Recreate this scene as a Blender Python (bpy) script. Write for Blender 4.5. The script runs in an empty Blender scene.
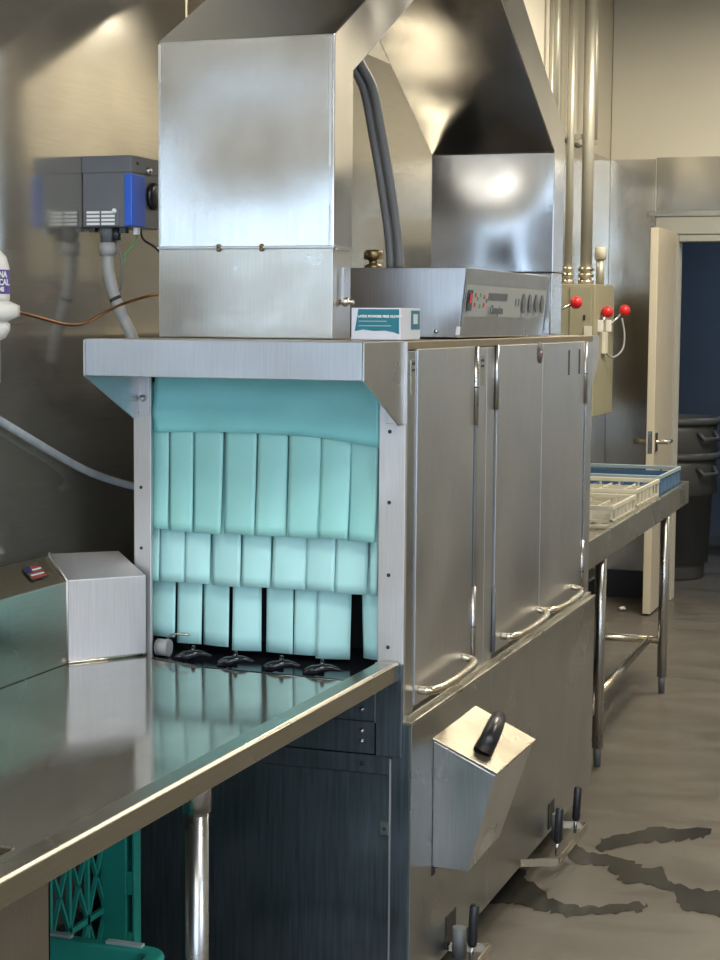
import bpy, bmesh, math, random
from mathutils import Vector, Matrix
random.seed(7)
S = bpy.context.scene
C = S.collection

# ------------------------------------------------------------------ camera
cam = bpy.data.cameras.new('camera'); camo = bpy.data.objects.new('camera', cam); C.objects.link(camo)
RX = Vector((0.94331937, 0.3318009, 0.00753217))
RY = Vector((0.03726817, -0.08334839, -0.99582334))
RZ = Vector((-0.32978729, 0.93966016, -0.09098976))
m = Matrix.Identity(4)
for i in range(3):
    m[i][0] = RX[i]; m[i][1] = -RY[i]; m[i][2] = -RZ[i]
m.translation = Vector((1.17574813, -3.64653682, 1.59))
camo.matrix_world = m
cam.sensor_fit = 'VERTICAL'; cam.sensor_height = 36.0; cam.lens = 1770.0 / 960.0 * 36.0
cam.clip_start = 0.05; cam.clip_end = 100
S.camera = camo

# ------------------------------------------------------------------ world, light, exposure
W = bpy.data.worlds.new('world'); S.world = W; W.use_nodes = True
W.node_tree.nodes['Background'].inputs[0].default_value = (0.62, 0.76, 1.0, 1)
W.node_tree.nodes['Background'].inputs[1].default_value = 3.0
S.view_settings.view_transform = 'Standard'; S.view_settings.look = 'None'
S.view_settings.gamma = 1.0; S.view_settings.use_curve_mapping = False
S.view_settings.exposure = -0.06

def area(name, loc, direction, sx, sy, power, col):
    l = bpy.data.lights.new(name, 'AREA'); l.shape = 'RECTANGLE'; l.size = sx; l.size_y = sy
    l.energy = power; l.color = col
    o = bpy.data.objects.new(name, l); C.objects.link(o); o.location = loc
    o.rotation_euler = Vector(direction).to_track_quat('-Z', 'Y').to_euler()
    return o
WINS = [(-0.6, 0.6), (0.75, 1.95), (2.1, 3.3)]
for a, b in WINS:      # added daylight lamps outside the invented windows behind the camera
    area('window_daylight', ((a + b) / 2, -6.75, 1.75), (0, 1, 0), b - a, 1.9, 38, (0.52, 0.75, 1.0))
SIDEW = [(-3.2, -1.4)]
for a, b in SIDEW:     # added daylight lamps outside the invented side windows
    area('side_daylight', (3.75, (a + b) / 2, 1.9), (-1, 0, 0), 1.5, b - a, 40, (0.86, 0.92, 1.0))
TROF = [(0.7, -5.2), (2.4, -5.2), (0.6, -2.2), (2.2, -1.9), (1.5, 1.8), (2.35, 5.6), (0.4, 4.3)]  # unseen lights added for brightness; the far right one follows a wall reflection
for x, y in TROF:
    area('fluorescent_light', (x, y, 3.33), (0, 0, -1), 0.55, 1.15, 22 if x > 2.3 and y > 3 else (38 if y < 3 else 85), (0.95, 0.96, 0.92) if y < 0 else (1.0, 0.91, 0.74))
area('next_room_light', (0.6, 8.2, 2.9), (0, 0, -1), 0.5, 0.5, 26, (0.55, 0.72, 1.0))  # added fill without a fixture, brightens the room beyond the doorway

# ------------------------------------------------------------------ materials
def newmat(name):
    mt = bpy.data.materials.new(name); mt.use_nodes = True
    nt = mt.node_tree; b = nt.nodes['Principled BSDF']
    return mt, nt, b
def link(nt, a, b): nt.links.new(a, b)
def objco(nt, scale=(1, 1, 1)):
    tc = nt.nodes.new('ShaderNodeTexCoord'); mp = nt.nodes.new('ShaderNodeMapping')
    mp.inputs['Scale'].default_value = scale
    link(nt, tc.outputs['Object'], mp.inputs[0]); return mp.outputs[0]
def noise(nt, vec, scale, detail=3, rough=0.5):
    n = nt.nodes.new('ShaderNodeTexNoise'); n.inputs['Scale'].default_value = scale
    n.inputs['Detail'].default_value = detail; n.inputs['Roughness'].default_value = rough
    link(nt, vec, n.inputs['Vector']); return n.outputs['Fac']
def ramp(nt, fac, p0, c0, p1, c1):
    r = nt.nodes.new('ShaderNodeValToRGB'); e = r.color_ramp.elements
    e[0].position = p0; e[0].color = (*c0, 1); e[1].position = p1; e[1].color = (*c1, 1)
    link(nt, fac, r.inputs[0]); return r.outputs[0]
def rng(nt, fac, a, b, lo, hi):
    r = nt.nodes.new('ShaderNodeMapRange'); r.inputs[1].default_value = a; r.inputs[2].default_value = b
    r.inputs[3].default_value = lo; r.inputs[4].default_value = hi
    link(nt, fac, r.inputs[0]); return r.outputs[0]
def plain(name, col, rough=0.5, metal=0.0, var=0.08, vscale=8, bump=0.0, spec=0.5):
    mt, nt, b = newmat(name)
    v = objco(nt)
    n = noise(nt, v, vscale, 4)
    c0 = tuple(c * (1 - var) for c in col); c1 = tuple(min(1, c * (1 + var)) for c in col)
    link(nt, ramp(nt, n, 0.3, c0, 0.7, c1), b.inputs['Base Color'])
    b.inputs['Roughness'].default_value = rough; b.inputs['Metallic'].default_value = metal
    b.inputs['Specular IOR Level'].default_value = spec
    if bump:
        bp = nt.nodes.new('ShaderNodeBump'); bp.inputs['Strength'].default_value = 0.5; bp.inputs['Distance'].default_value = bump
        link(nt, noise(nt, v, vscale * 6, 3), bp.inputs['Height']); link(nt, bp.outputs[0], b.inputs['Normal'])
    return mt
def steel(name, col=(0.62, 0.61, 0.59), rough=0.25, wave=0.0, wscale=2.5, grain=(60, 60, 1.5), gr=0.00006, var=0.06, blot=0.0, blotcol=(0.4, 0.4, 0.4), bscale=5):
    mt, nt, b = newmat(name)
    b.inputs['Metallic'].default_value = 1.0
    v = objco(nt); vg = objco(nt, grain)
    g = noise(nt, vg, 6, 3)
    big = noise(nt, v, bscale, 2, 0.5)
    c0 = tuple(c * (1 - var) for c in col); c1 = tuple(min(1, c * (1 + var)) for c in col)
    colr = ramp(nt, g, 0.3, c0, 0.7, c1)
    if blot:
        mx = nt.nodes.new('ShaderNodeMix'); mx.data_type = 'RGBA'
        link(nt, rng(nt, big, 0.45, 0.7, 0, blot), mx.inputs[0]); link(nt, colr, mx.inputs[6]); mx.inputs[7].default_value = (*blotcol, 1)
        colr = mx.outputs[2]
    link(nt, colr, b.inputs['Base Color'])
    link(nt, rng(nt, big, 0.3, 0.7, rough * 0.8, rough * 1.25), b.inputs['Roughness'])
    if wave:
        b2 = nt.nodes.new('ShaderNodeBump'); b2.inputs['Strength'].default_value = 1.0; b2.inputs['Distance'].default_value = wave
        link(nt, noise(nt, v, wscale, 0, 0.3), b2.inputs['Height']); link(nt, b2.outputs[0], b.inputs['Normal'])
    return mt
M = {}
M['steel'] = steel('machine_steel', (0.46, 0.45, 0.43), 0.34, 0.0015, 2.2, var=0.05, blot=0.25, blotcol=(0.36, 0.34, 0.30))
M['dusty'] = steel('dusty_top_steel', (0.36, 0.31, 0.23), 0.5, 0.001, 2.2)  # brown put in to colour the reflection under the far duct leg
M['door'] = steel('door_steel', (0.57, 0.58, 0.60), 0.36, 0.001, 2.5, grain=(40, 40, 1.5), blot=0.3, blotcol=(0.50, 0.50, 0.50), bscale=3)
M['skirt'] = steel('skirt_steel', (0.40, 0.41, 0.40), 0.3, 0.0015, 2.0, blot=0.3, blotcol=(0.36, 0.33, 0.28), bscale=3)
M['duct'] = steel('duct_steel', (0.58, 0.58, 0.60), 0.14, 0.014, 3.0, grain=(50, 50, 1), gr=0.00008)
M['collar'] = steel('duct_collar_steel', (0.52, 0.50, 0.47), 0.33, 0.003, 4, blot=0.5, blotcol=(0.62, 0.60, 0.57), bscale=9)
M['wall_steel'] = steel('wall_sheet_steel', (0.50, 0.475, 0.42), 0.14, 0.003, 1.3, grain=(1.5, 1.5, 40), gr=0.00003)
M['wall_steel'].node_tree.nodes['Principled BSDF'].inputs['Metallic'].default_value = 0.82
M['wall_steel_far'] = steel('far_wall_sheet_steel', (0.55, 0.53, 0.49), 0.18, 0.012, 1.8)
M['table'] = steel('table_steel', (0.36, 0.35, 0.31), 0.10, 0.0008, 4, grain=(8, 1, 8), gr=0.00003, blot=0.4, blotcol=(0.30, 0.28, 0.24), bscale=8)
M['table'].node_tree.nodes['Principled BSDF'].inputs['Metallic'].default_value = 0.8
M['rim'] = steel('rim_steel', (0.45, 0.43, 0.37), 0.3, 0.0003, 3, grain=(40, 1.5, 40), gr=0.00002, blot=0.3, blotcol=(0.38, 0.34, 0.27), bscale=4)
M['splash'] = steel('splash_steel', (0.68, 0.67, 0.70), 0.45, 0.002, 3)
M['boxsteel'] = steel('box_steel', (0.60, 0.60, 0.61), 0.3, 0.001, 3)
M['hood'] = steel('hood_steel', (0.41, 0.41, 0.43), 0.34, 0.002, 3)
M['post'] = steel('post_steel', (0.62, 0.60, 0.60), 0.5, 0.0005, 3)
M['tank'] = steel('tank_steel', (0.16, 0.19, 0.22), 0.42, 0.0015, 3, grain=(18, 18, 1), var=0.22, blot=0.4, blotcol=(0.11, 0.14, 0.16), bscale=6)
M['pipe'] = steel('leg_tube_steel', (0.50, 0.50, 0.50), 0.28)
M['galv'] = steel('galvanised_steel', (0.52, 0.50, 0.42), 0.45)
M['galv'].node_tree.nodes['Principled BSDF'].inputs['Metallic'].default_value = 0.6
M['handle'] = steel('handle_steel', (0.62, 0.56, 0.45), 0.25)
M['brass'] = plain('brass', (0.22, 0.17, 0.09), 0.35, 1.0)
M['copper'] = plain('copper_tube', (0.48, 0.22, 0.10), 0.35, 1.0)
M['dark'] = plain('dark_gap', (0.02, 0.02, 0.022), 0.5)
M['black'] = plain('black_plastic', (0.015, 0.016, 0.02), 0.3)
M['blackgloss'] = plain('wet_black_plastic', (0.012, 0.013, 0.018), 0.12)
M['grey_plastic'] = plain('grey_plastic', (0.12, 0.13, 0.14), 0.45)
M['greyhose'] = plain('grey_hose', (0.16, 0.165, 0.175), 0.35)
M['greyconduit'] = plain('pale_grey_conduit', (0.30, 0.30, 0.30), 0.5)
M['boxgrey'] = plain('painted_grey', (0.11, 0.115, 0.13), 0.35)
M['blue'] = plain('blue_plastic', (0.015, 0.10, 0.55), 0.35)
M['white'] = plain('white_plastic', (0.70, 0.68, 0.64), 0.4)
M['label'] = plain('label_white', (0.75, 0.77, 0.78), 0.5, var=0.02)
M['purple'] = plain('label_purple', (0.10, 0.06, 0.28), 0.5, var=0.02)
M['teal'] = plain('carton_teal', (0.01, 0.16, 0.21), 0.45, var=0.04)
M['card'] = plain('carton_white', (0.62, 0.63, 0.70), 0.6, var=0.03)
M['red'] = plain('red_plastic', (0.62, 0.015, 0.02), 0.35)
M['green_dot'] = plain('green_lamp', (0.05, 0.35, 0.10), 0.4)
M['panelface'] = plain('panel_overlay_grey', (0.36, 0.37, 0.37), 0.5, var=0.03)
M['lcd'] = plain('panel_dark_grey', (0.10, 0.11, 0.115), 0.4)
M['cream'] = plain('cream_wall_paint', (0.64, 0.60, 0.50), 0.6, var=0.03, vscale=1.5)
M['greywall'] = plain('grey_wall_paint', (0.50, 0.50, 0.47), 0.6, var=0.03, vscale=1.5)
M['ceil'] = plain('ceiling_paint', (0.26, 0.23, 0.17), 0.8, var=0.06, vscale=1)
M['doorpaint'] = plain('door_cream_paint', (0.60, 0.54, 0.42), 0.4, var=0.03)
M['jamb'] = plain('door_frame_paint', (0.36, 0.36, 0.32), 0.4, var=0.03)
M['cabinet'] = plain('beige_cabinet_paint', (0.31, 0.29, 0.20), 0.45, var=0.04)
M['bluewall'] = plain('slate_blue_paint', (0.12, 0.145, 0.18), 0.6, var=0.05, vscale=1)
M['base'] = plain('dark_cove_base', (0.02, 0.022, 0.03), 0.4)
M['bin'] = plain('grey_bin_plastic', (0.085, 0.085, 0.08), 0.5)
M['crate'] = plain('green_crate_plastic', (0.02, 0.29, 0.24), 0.4)
M['rackwhite'] = plain('white_rack_plastic', (0.66, 0.63, 0.52), 0.4)
M['rackblue'] = plain('blue_rack_plastic', (0.07, 0.16, 0.30), 0.4)
M['racktop'] = plain('pale_blue_rack_plastic', (0.33, 0.42, 0.45), 0.4)
M['flagred'] = plain('flag_red', (0.5, 0.04, 0.04), 0.5, var=0.02)
M['flagblue'] = plain('flag_blue', (0.02, 0.03, 0.10), 0.5, var=0.02)
M['bowl'] = steel('sink_bowl_steel', (0.30, 0.26, 0.22), 0.5, blot=0.4, blotcol=(0.2, 0.17, 0.14))
def cloth_mat(name, c):
    mt, nt, b = newmat(name); v = objco(nt)
    n = noise(nt, v, 9, 3)
    link(nt, ramp(nt, n, 0.3, tuple(x * 0.93 for x in c), 0.7, c), b.inputs['Base Color'])
    b.inputs['Roughness'].default_value = 0.32
    b.inputs['Subsurface Weight'].default_value = 0.15; b.inputs['Subsurface Radius'].default_value = (0.01, 0.02, 0.02)
    bp = nt.nodes.new('ShaderNodeBump'); bp.inputs['Distance'].default_value = 0.002; bp.inputs['Strength'].default_value = 0.6
    link(nt, noise(nt, v, 6, 2), bp.inputs['Height']); link(nt, bp.outputs[0], b.inputs['Normal'])
    return mt
M['turq'] = cloth_mat('turquoise_vinyl', (0.38, 0.78, 0.76))
M['turq2'] = cloth_mat('turquoise_vinyl_header', (0.29, 0.74, 0.77))
M['turq3'] = cloth_mat('pale_turquoise_vinyl', (0.50, 0.85, 0.86))
def clear_mat():
    mt, nt, b = newmat('clear_hose_vinyl'); b.inputs['Base Color'].default_value = (0.6, 0.65, 0.7, 1)
    b.inputs['Roughness'].default_value = 0.25; b.inputs['Transmission Weight'].default_value = 0.35
    v = objco(nt); link(nt, ramp(nt, noise(nt, v, 20, 2), 0.3, (0.45, 0.49, 0.55), 0.7, (0.6, 0.65, 0.7)), b.inputs['Base Color'])
    return mt
M['clear'] = clear_mat()
def glass_mat():
    mt = bpy.data.materials.new('window_glass'); mt.use_nodes = True; nt = mt.node_tree
    for n in list(nt.nodes): nt.nodes.remove(n)
    o = nt.nodes.new('ShaderNodeOutputMaterial'); mx = nt.nodes.new('ShaderNodeMixShader')
    t = nt.nodes.new('ShaderNodeBsdfTransparent'); g = nt.nodes.new('ShaderNodeBsdfGlossy'); g.inputs['Roughness'].default_value = 0.02
    mx.inputs[0].default_value = 0.06; link(nt, t.outputs[0], mx.inputs[1]); link(nt, g.outputs[0], mx.inputs[2]); link(nt, mx.outputs[0], o.inputs[0])
    return mt
M['glass'] = glass_mat()
def lamp_mat():
    mt, nt, b = newmat('lamp_diffuser'); b.inputs['Base Color'].default_value = (0.9, 0.88, 0.8, 1)
    b.inputs['Emission Color'].default_value = (1, 0.88, 0.68, 1); b.inputs['Emission Strength'].default_value = 5
    return mt
M['lamp'] = lamp_mat()
def floor_mat():
    mt, nt, b = newmat('worn_concrete_floor'); v = objco(nt)
    n1 = noise(nt, v, 1.3, 6, 0.6); vs = objco(nt, (1, 1.6, 1)); n2 = noise(nt, vs, 3.5, 5, 0.6)
    mx = nt.nodes.new('ShaderNodeMix'); mx.data_type = 'RGBA'; mx.inputs[0].default_value = 0.5
    link(nt, ramp(nt, n1, 0.35, (0.095, 0.082, 0.065), 0.65, (0.14, 0.122, 0.10), ), mx.inputs[6])
    link(nt, ramp(nt, n2, 0.3, (0.10, 0.090, 0.073), 0.75, (0.15, 0.135, 0.112)), mx.inputs[7])
    link(nt, mx.outputs[2], b.inputs['Base Color'])
    link(nt, rng(nt, n2, 0.3, 0.7, 0.30, 0.5), b.inputs['Roughness'])
    bp = nt.nodes.new('ShaderNodeBump'); bp.inputs['Distance'].default_value = 0.0008
    link(nt, n2, bp.inputs['Height']); link(nt, bp.outputs[0], b.inputs['Normal'])
    return mt
M['floor'] = floor_mat()
M['wet'] = plain('wet_concrete', (0.040, 0.037, 0.031), 0.22, var=0.25, vscale=4)

# ------------------------------------------------------------------ mesh helpers
def bm_new(): return bmesh.new()
def box(bm, x0, x1, y0, y1, z0, z1):
    vs = [bm.verts.new(p) for p in ((x0, y0, z0), (x1, y0, z0), (x1, y1, z0), (x0, y1, z0), (x0, y0, z1), (x1, y0, z1), (x1, y1, z1), (x0, y1, z1))]
    for f in ((0, 3, 2, 1), (4, 5, 6, 7), (0, 1, 5, 4), (1, 2, 6, 5), (2, 3, 7, 6), (3, 0, 4, 7)): bm.faces.new([vs[i] for i in f])
    return bm
def B(*a): return box(bm_new(), *a)
def hexa(bm, pts):
    vs = [bm.verts.new(p) for p in pts]
    for f in ((0, 3, 2, 1), (4, 5, 6, 7), (0, 1, 5, 4), (1, 2, 6, 5), (2, 3, 7, 6), (3, 0, 4, 7)): bm.faces.new([vs[i] for i in f])
    return bm
def prism(bm, pts, axis, a, b):
    def mk(p, t):
        if axis == 'X': return (t, p[0], p[1])
        if axis == 'Y': return (p[0], t, p[1])
        return (p[0], p[1], t)
    A = [bm.verts.new(mk(p, a)) for p in pts]; Bv = [bm.verts.new(mk(p, b)) for p in pts]
    bm.faces.new(A); bm.faces.new(Bv[::-1]); n = len(pts)
    for i in range(n): bm.faces.new((A[i], Bv[i], Bv[(i + 1) % n], A[(i + 1) % n]))
    bmesh.ops.recalc_face_normals(bm, faces=bm.faces)
    return bm
def frame_of(d):
    d = d.normalized(); u = d.cross(Vector((0, 0, 1)))
    if u.length < 1e-3: u = d.cross(Vector((1, 0, 0)))
    u.normalize(); return u, d.cross(u).normalized()
def tube(bm, pts, r, seg=12, caps=True):
    pts = [Vector(p) for p in pts]; n = len(pts); rs = r if isinstance(r, (list, tuple)) else [r] * n
    rings = []; u = None
    for i, p in enumerate(pts):
        d = (pts[min(i + 1, n - 1)] - pts[max(i - 1, 0)])
        if d.length < 1e-9: d = Vector((0, 0, 1))
        d.normalize()
        if u is None: u, v = frame_of(d)
        else:
            u = (u - d * u.dot(d)).normalized(); v = d.cross(u)
        rings.append([bm.verts.new(p + (u * math.cos(2 * math.pi * k / seg) + v * math.sin(2 * math.pi * k / seg)) * rs[i]) for k in range(seg)])
    for i in range(n - 1):
        for k in range(seg):
            f = bm.faces.new((rings[i][k], rings[i][(k + 1) % seg], rings[i + 1][(k + 1) % seg], rings[i + 1][k])); f.smooth = True
    if caps: bm.faces.new(rings[0][::-1]); bm.faces.new(rings[-1])
    bmesh.ops.recalc_face_normals(bm, faces=bm.faces)
    return bm
def T(pts, r, seg=12): return tube(bm_new(), pts, r, seg)
def spline(pts, n=8):
    P = [Vector(p) for p in pts]; P = [P[0] * 2 - P[1]] + P + [P[-1] * 2 - P[-2]]; out = []
    for i in range(1, len(P) - 2):
        for k in range(n):
            t = k / n; a, b, c, d = P[i - 1], P[i], P[i + 1], P[i + 2]
            out.append(0.5 * ((2 * b) + (c - a) * t + (2 * a - 5 * b + 4 * c - d) * t * t + (3 * b - a - 3 * c + d) * t ** 3))
    out.append(P[-2]); return out
def sphere(bm, c, r, sz=1.0, seg=16):
    bmesh.ops.create_uvsphere(bm, u_segments=seg, v_segments=seg // 2, radius=r, matrix=Matrix.Translation(c) @ Matrix.Diagonal((1, 1, sz, 1)))
    for f in bm.faces: f.smooth = True
    return bm
def lathe(bm, c, prof, seg=32):
    rings = []
    for r, z in prof:
        rings.append([bm.verts.new((c[0] + r * math.cos(2 * math.pi * k / seg), c[1] + r * math.sin(2 * math.pi * k / seg), c[2] + z)) for k in range(seg)])
    for i in range(len(rings) - 1):
        for k in range(seg):
            f = bm.faces.new((rings[i][k], rings[i][(k + 1) % seg], rings[i + 1][(k + 1) % seg], rings[i + 1][k])); f.smooth = True
    if prof[0][0] > 1e-5: bm.faces.new(rings[0][::-1])
    if prof[-1][0] > 1e-5: bm.faces.new(rings[-1])
    bmesh.ops.remove_doubles(bm, verts=bm.verts, dist=1e-6)
    return bm
ORG = {}
def obj(name, bm, mat, parent=None, bevel=0.0, label=None, solid=0.0, seg=2):
    me = bpy.data.meshes.new(name)
    org = ORG.get(parent.name, Vector((0, 0, 0))) if parent else Vector((0, 0, 0))
    if org.length: bmesh.ops.translate(bm, verts=bm.verts, vec=-org)
    bm.to_mesh(me); bm.free()
    o = bpy.data.objects.new(name, me); C.objects.link(o)
    me.materials.append(M[mat] if isinstance(mat, str) else mat)
    if parent: o.parent = parent
    ORG[o.name] = org
    if solid:
        s = o.modifiers.new('solid', 'SOLIDIFY'); s.thickness = solid; s.offset = 0
    if bevel:
        bv = o.modifiers.new('bevel', 'BEVEL'); bv.width = bevel; bv.segments = seg; bv.limit_method = 'ANGLE'
        bv.harden_normals = False
    if label: o['label'] = label
    return o
def thing(name, label, cat, loc, group=None):
    o = bpy.data.objects.new(name, None); C.objects.link(o); o.location = loc; o.empty_display_size = 0.05
    o['label'] = label; o['category'] = cat
    if group: o['group'] = group
    ORG[o.name] = Vector(loc); return o
def tag(o, label, cat, group=None, kind=None):
    o['label'] = label; o['category'] = cat
    if group: o['group'] = group
    if kind: o['kind'] = kind
    return o
def struct(name, bm, mat, parent=None, bevel=0.0):
    o = obj(name, bm, mat, parent, bevel)
    if not parent: o['kind'] = 'structure'
    return o
def text(name, s, size, origin, xdir, ydir, mat, parent=None, bold=0.0):
    cu = bpy.data.curves.new('lettering', 'FONT'); cu.body = s; cu.size = size; cu.extrude = 0.0004; cu.offset = bold
    to = bpy.data.objects.new('lettering_source', cu); C.objects.link(to)
    bpy.context.view_layer.update()
    me = bpy.data.meshes.new_from_object(to.evaluated_get(bpy.context.evaluated_depsgraph_get()))
    bpy.data.objects.remove(to); 
    x = Vector(xdir).normalized(); y = Vector(ydir).normalized(); z = x.cross(y)
    R = Matrix((x, y, z)).transposed().to_4x4(); R.translation = Vector(origin)
    bm = bm_new(); bm.from_mesh(me); bmesh.ops.transform(bm, matrix=R, verts=bm.verts)
    bpy.data.meshes.remove(me)
    return obj(name, bm, mat, parent)

# ------------------------------------------------------------------ the room
XW = -0.856; YF = 6.39; XR = 3.4; YB = -6.5; ZC = 3.4; YN = 9.6
struct('floor', B(-2.0, XR + 0.2, YB - 0.2, YN + 0.1, -0.1, 0.0), 'floor')
struct('ceiling', B(-2.0, XR + 0.2, YB - 0.2, YN + 0.1, ZC, ZC + 0.1), 'ceil')
struct('wall_left', B(XW - 0.15, XW - 0.004, YB, YF + 0.12, 0, ZC), 'cream')
struct('wall_next_left', B(-1.9, -1.8, YF, YN, 0, ZC), 'bluewall')
struct('wall_next_front', B(-1.8, XW - 0.15, YF, YF + 0.12, 0, ZC), 'bluewall')
def wall_with(x0, x1, y0, y1, holes, axis, mat, name, zt=ZC):
    bm = bm_new()
    lo, hi = (x0, x1) if axis == 'X' else (y0, y1)
    cur = lo
    def seg(a, b, z0, z1):
        if b - a > 1e-4 and z1 - z0 > 1e-4:
            if axis == 'X': box(bm, a, b, y0, y1, z0, z1)
            else: box(bm, x0, x1, a, b, z0, z1)
    for a, b, z0, z1 in holes:
        seg(cur, a, 0, zt); seg(a, b, 0, z0); seg(a, b, z1, zt); cur = b
    seg(cur, hi, 0, zt)
    return struct(name, bm, mat)
wall_with(XW, XR, YB - 0.12, YB, [(a, b, 0.9, 2.6) for a, b in WINS], 'X', 'cream', 'wall_back')
wall_with(XR, XR + 0.12, YB, YN, [(a, b, 1.15, 2.65) for a, b in SIDEW], 'Y', 'greywall', 'wall_right')
DX0, DX1, DZ = -0.461, 0.45, 2.052
wall_with(XW, XR, YF, YF + 0.12, [(DX0, DX1, 0, DZ)], 'X', 'cream', 'wall_far')
struct('wall_next_room', B(-1.9, XR, YN, YN + 0.1, 0, ZC), 'bluewall')
# stainless sheets on the walls
struct('trim_1', B(XW - 0.004, XW, YB, 0.722, 0.0, 2.492), 'wall_steel')
struct('trim_2', B(XW - 0.004, XW, 0.729, 3.3, 0.0, 2.492), 'wall_steel')
struct('trim_3', B(XW - 0.004, XW, 3.306, YF - 0.01, 0.0, 2.492), 'wall_steel')
struct('trim_4', B(XW - 0.004, XW + 0.003, 0.722, 0.729, 0.0, 2.492), 'handle')
struct('trim_5', B(XW, -0.598, YF - 0.004, YF, 0.15, 2.492), 'wall_steel_far')
struct('trim_6', B(-0.594, XR, YF - 0.004, YF, 2.19, 2.5), 'wall_steel_far')
struct('trim_7', B(0.58, XR, YF - 0.004, YF, 0.15, 2.186), 'wall_steel_far')
struct('trim_8', B(-0.63, 0.6, YF - 0.03, YF - 0.004, 2.172, 2.2), 'rim')
struct('baseboard_far', B(XW, DX0 - 0.1, YF - 0.012, YF - 0.0005, 0.0, 0.16), 'base')
struct('baseboard_right', B(DX1 + 0.1, XR, YF - 0.012, YF - 0.0005, 0.0, 0.15), 'base')
struct('baseboard_left', B(XW, XW + 0.012, -6.4, YF - 0.02, 0.0, 0.14), 'base')
# door frame
bm = bm_new(); box(bm, DX0 - 0.13, DX1 + 0.13, YF - 0.02, YF - 0.0045, DZ + 0.02, 2.172); box(bm, DX0 - 0.13, DX0, YF - 0.02, YF - 0.0045, 0, DZ + 0.02)
box(bm, DX1, DX1 + 0.13, YF - 0.02, YF - 0.0045, 0, DZ + 0.02)
box(bm, DX0, DX1, YF - 0.01, YF + 0.12, DZ - 0.02, DZ + 0.019)
struct('trim_9', bm, 'jamb', bevel=0.004)
# open door leaf, at a right angle to its wall
d = struct('door_1', B(-0.512, -0.47, 5.782, 6.362, 0.012, 2.08), 'doorpaint', bevel=0.003)
ORG[d.name] = Vector((0, 0, 0))
hb = T([(-0.585, 5.83, 0.941), (-0.40, 5.83, 0.941)], 0.012, 12)
tube(hb, [(-0.578, 5.83, 0.941), (-0.578, 5.95, 0.941)], 0.010, 10); tube(hb, [(-0.405, 5.83, 0.941), (-0.405, 5.95, 0.941)], 0.010, 10)
box(hb, -0.519, -0.463, 5.80, 5.86, 0.89, 0.99)
obj('door_handle', hb, 'handle', d, label='steel lever handle')
obj('latch_plate', B(-0.503, -0.479, 5.7805, 5.783, 0.88, 1.0), 'pipe', d)
# unseen windows invented for daylight and reflections, behind the camera and on the right
def window(n, axis, a, b, z0, z1):
    w = bpy.data.objects.new('window_%d' % n, None); C.objects.link(w); w['kind'] = 'structure'
    bm = bm_new(); t = 0.05
    for (p, q, r, s) in ((a, b, z0, z0 + t), (a, b, z1 - t, z1), (a, a + t, z0, z1), (b - t, b, z0, z1), ((a + b) / 2 - 0.02, (a + b) / 2 + 0.02, z0, z1)):
        if axis == 'X': box(bm, p, q, YB - 0.1, YB - 0.04, r, s)
        else: box(bm, XR + 0.04, XR + 0.1, p, q, r, s)
    obj('window_frame', bm, 'jamb', w)
    g = B(a, b, YB - 0.075, YB - 0.07, z0, z1) if axis == 'X' else B(XR + 0.07, XR + 0.075, a, b, z0, z1)
    obj('window_pane', g, 'glass', w)
for i, (a, b) in enumerate(WINS): window(i + 1, 'X', a, b, 0.9, 2.6)
for i, (a, b) in enumerate(SIDEW): window(i + 3, 'Y', a, b, 1.15, 2.65)
for x, y in TROF:  # fixtures for the added ceiling lights, all out of view
    t = thing('ceiling_light', 'white framed fluorescent ceiling light above the aisle, outside the picture', 'ceiling light', (x, y, ZC), 'ceiling lights')
    bm = bm_new()
    for q in ((x - .31, x + .31, y - .61, y - .58), (x - .31, x + .31, y + .58, y + .61), (x - .31, x - .28, y - .58, y + .58), (x + .28, x + .31, y - .58, y + .58)): box(bm, *q, ZC - .05, ZC)
    obj('light_frame', bm, 'white', t)
    obj('diffuser', B(x - .28, x + .28, y - .58, y + .58, ZC - .03, ZC - .01), 'lamp', t)

# ------------------------------------------------------------------ dishwashing machine
mc = thing('dishwashing_machine', 'large stainless conveyor dishwashing machine with three doors and a turquoise curtained opening', 'dishwasher', (-0.3, 0.0, 0.0))
ML = 1.934; ZT = 1.541
# hood shell
bm = bm_new()
box(bm, -0.655, -0.0, 0.0, ML, 1.522, ZT)
obj('hood_top', bm, 'dusty', mc, 0.002)
obj('back_panel', B(-0.657, -0.652, 0.02, ML, 0.70, 1.52), 'steel', mc)
obj('inner_partition', B(-0.650, -0.062, 0.291, 0.301, 0.775, 1.52), 'dark', mc)  # dark sheet standing in for the shaded interior behind the curtain gaps
obj('end_panel', B(-0.64, -0.03, ML - 0.02, ML, 1.36, 1.52), 'steel', mc)
obj('side_wall', B(-0.06, -0.012, 0.022, ML - 0.002, 0.70, 1.52), 'steel', mc)
# end posts of the loading opening
pl = obj('post', B(-0.655, -0.611, 0.0, 0.010, 0.62, 1.52), 'post', mc, 0.002, label='narrow left post with screw holes')
prr = obj('post', B(-0.061, 0.0, 0.0, 0.012, 0.70, 1.52), 'post', mc, 0.002, label='wide right post with screw holes')
for z in (0.87, 1.03, 1.19, 1.345):
    obj('screw_hole', T([(-0.036, -0.001, z), (-0.036, 0.004, z)], 0.0045, 10), 'dark', prr)
for z in (1.06, 1.2):
    obj('screw_hole', T([(-0.636, -0.001, z), (-0.636, 0.004, z)], 0.004, 10), 'dark', pl)
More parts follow.
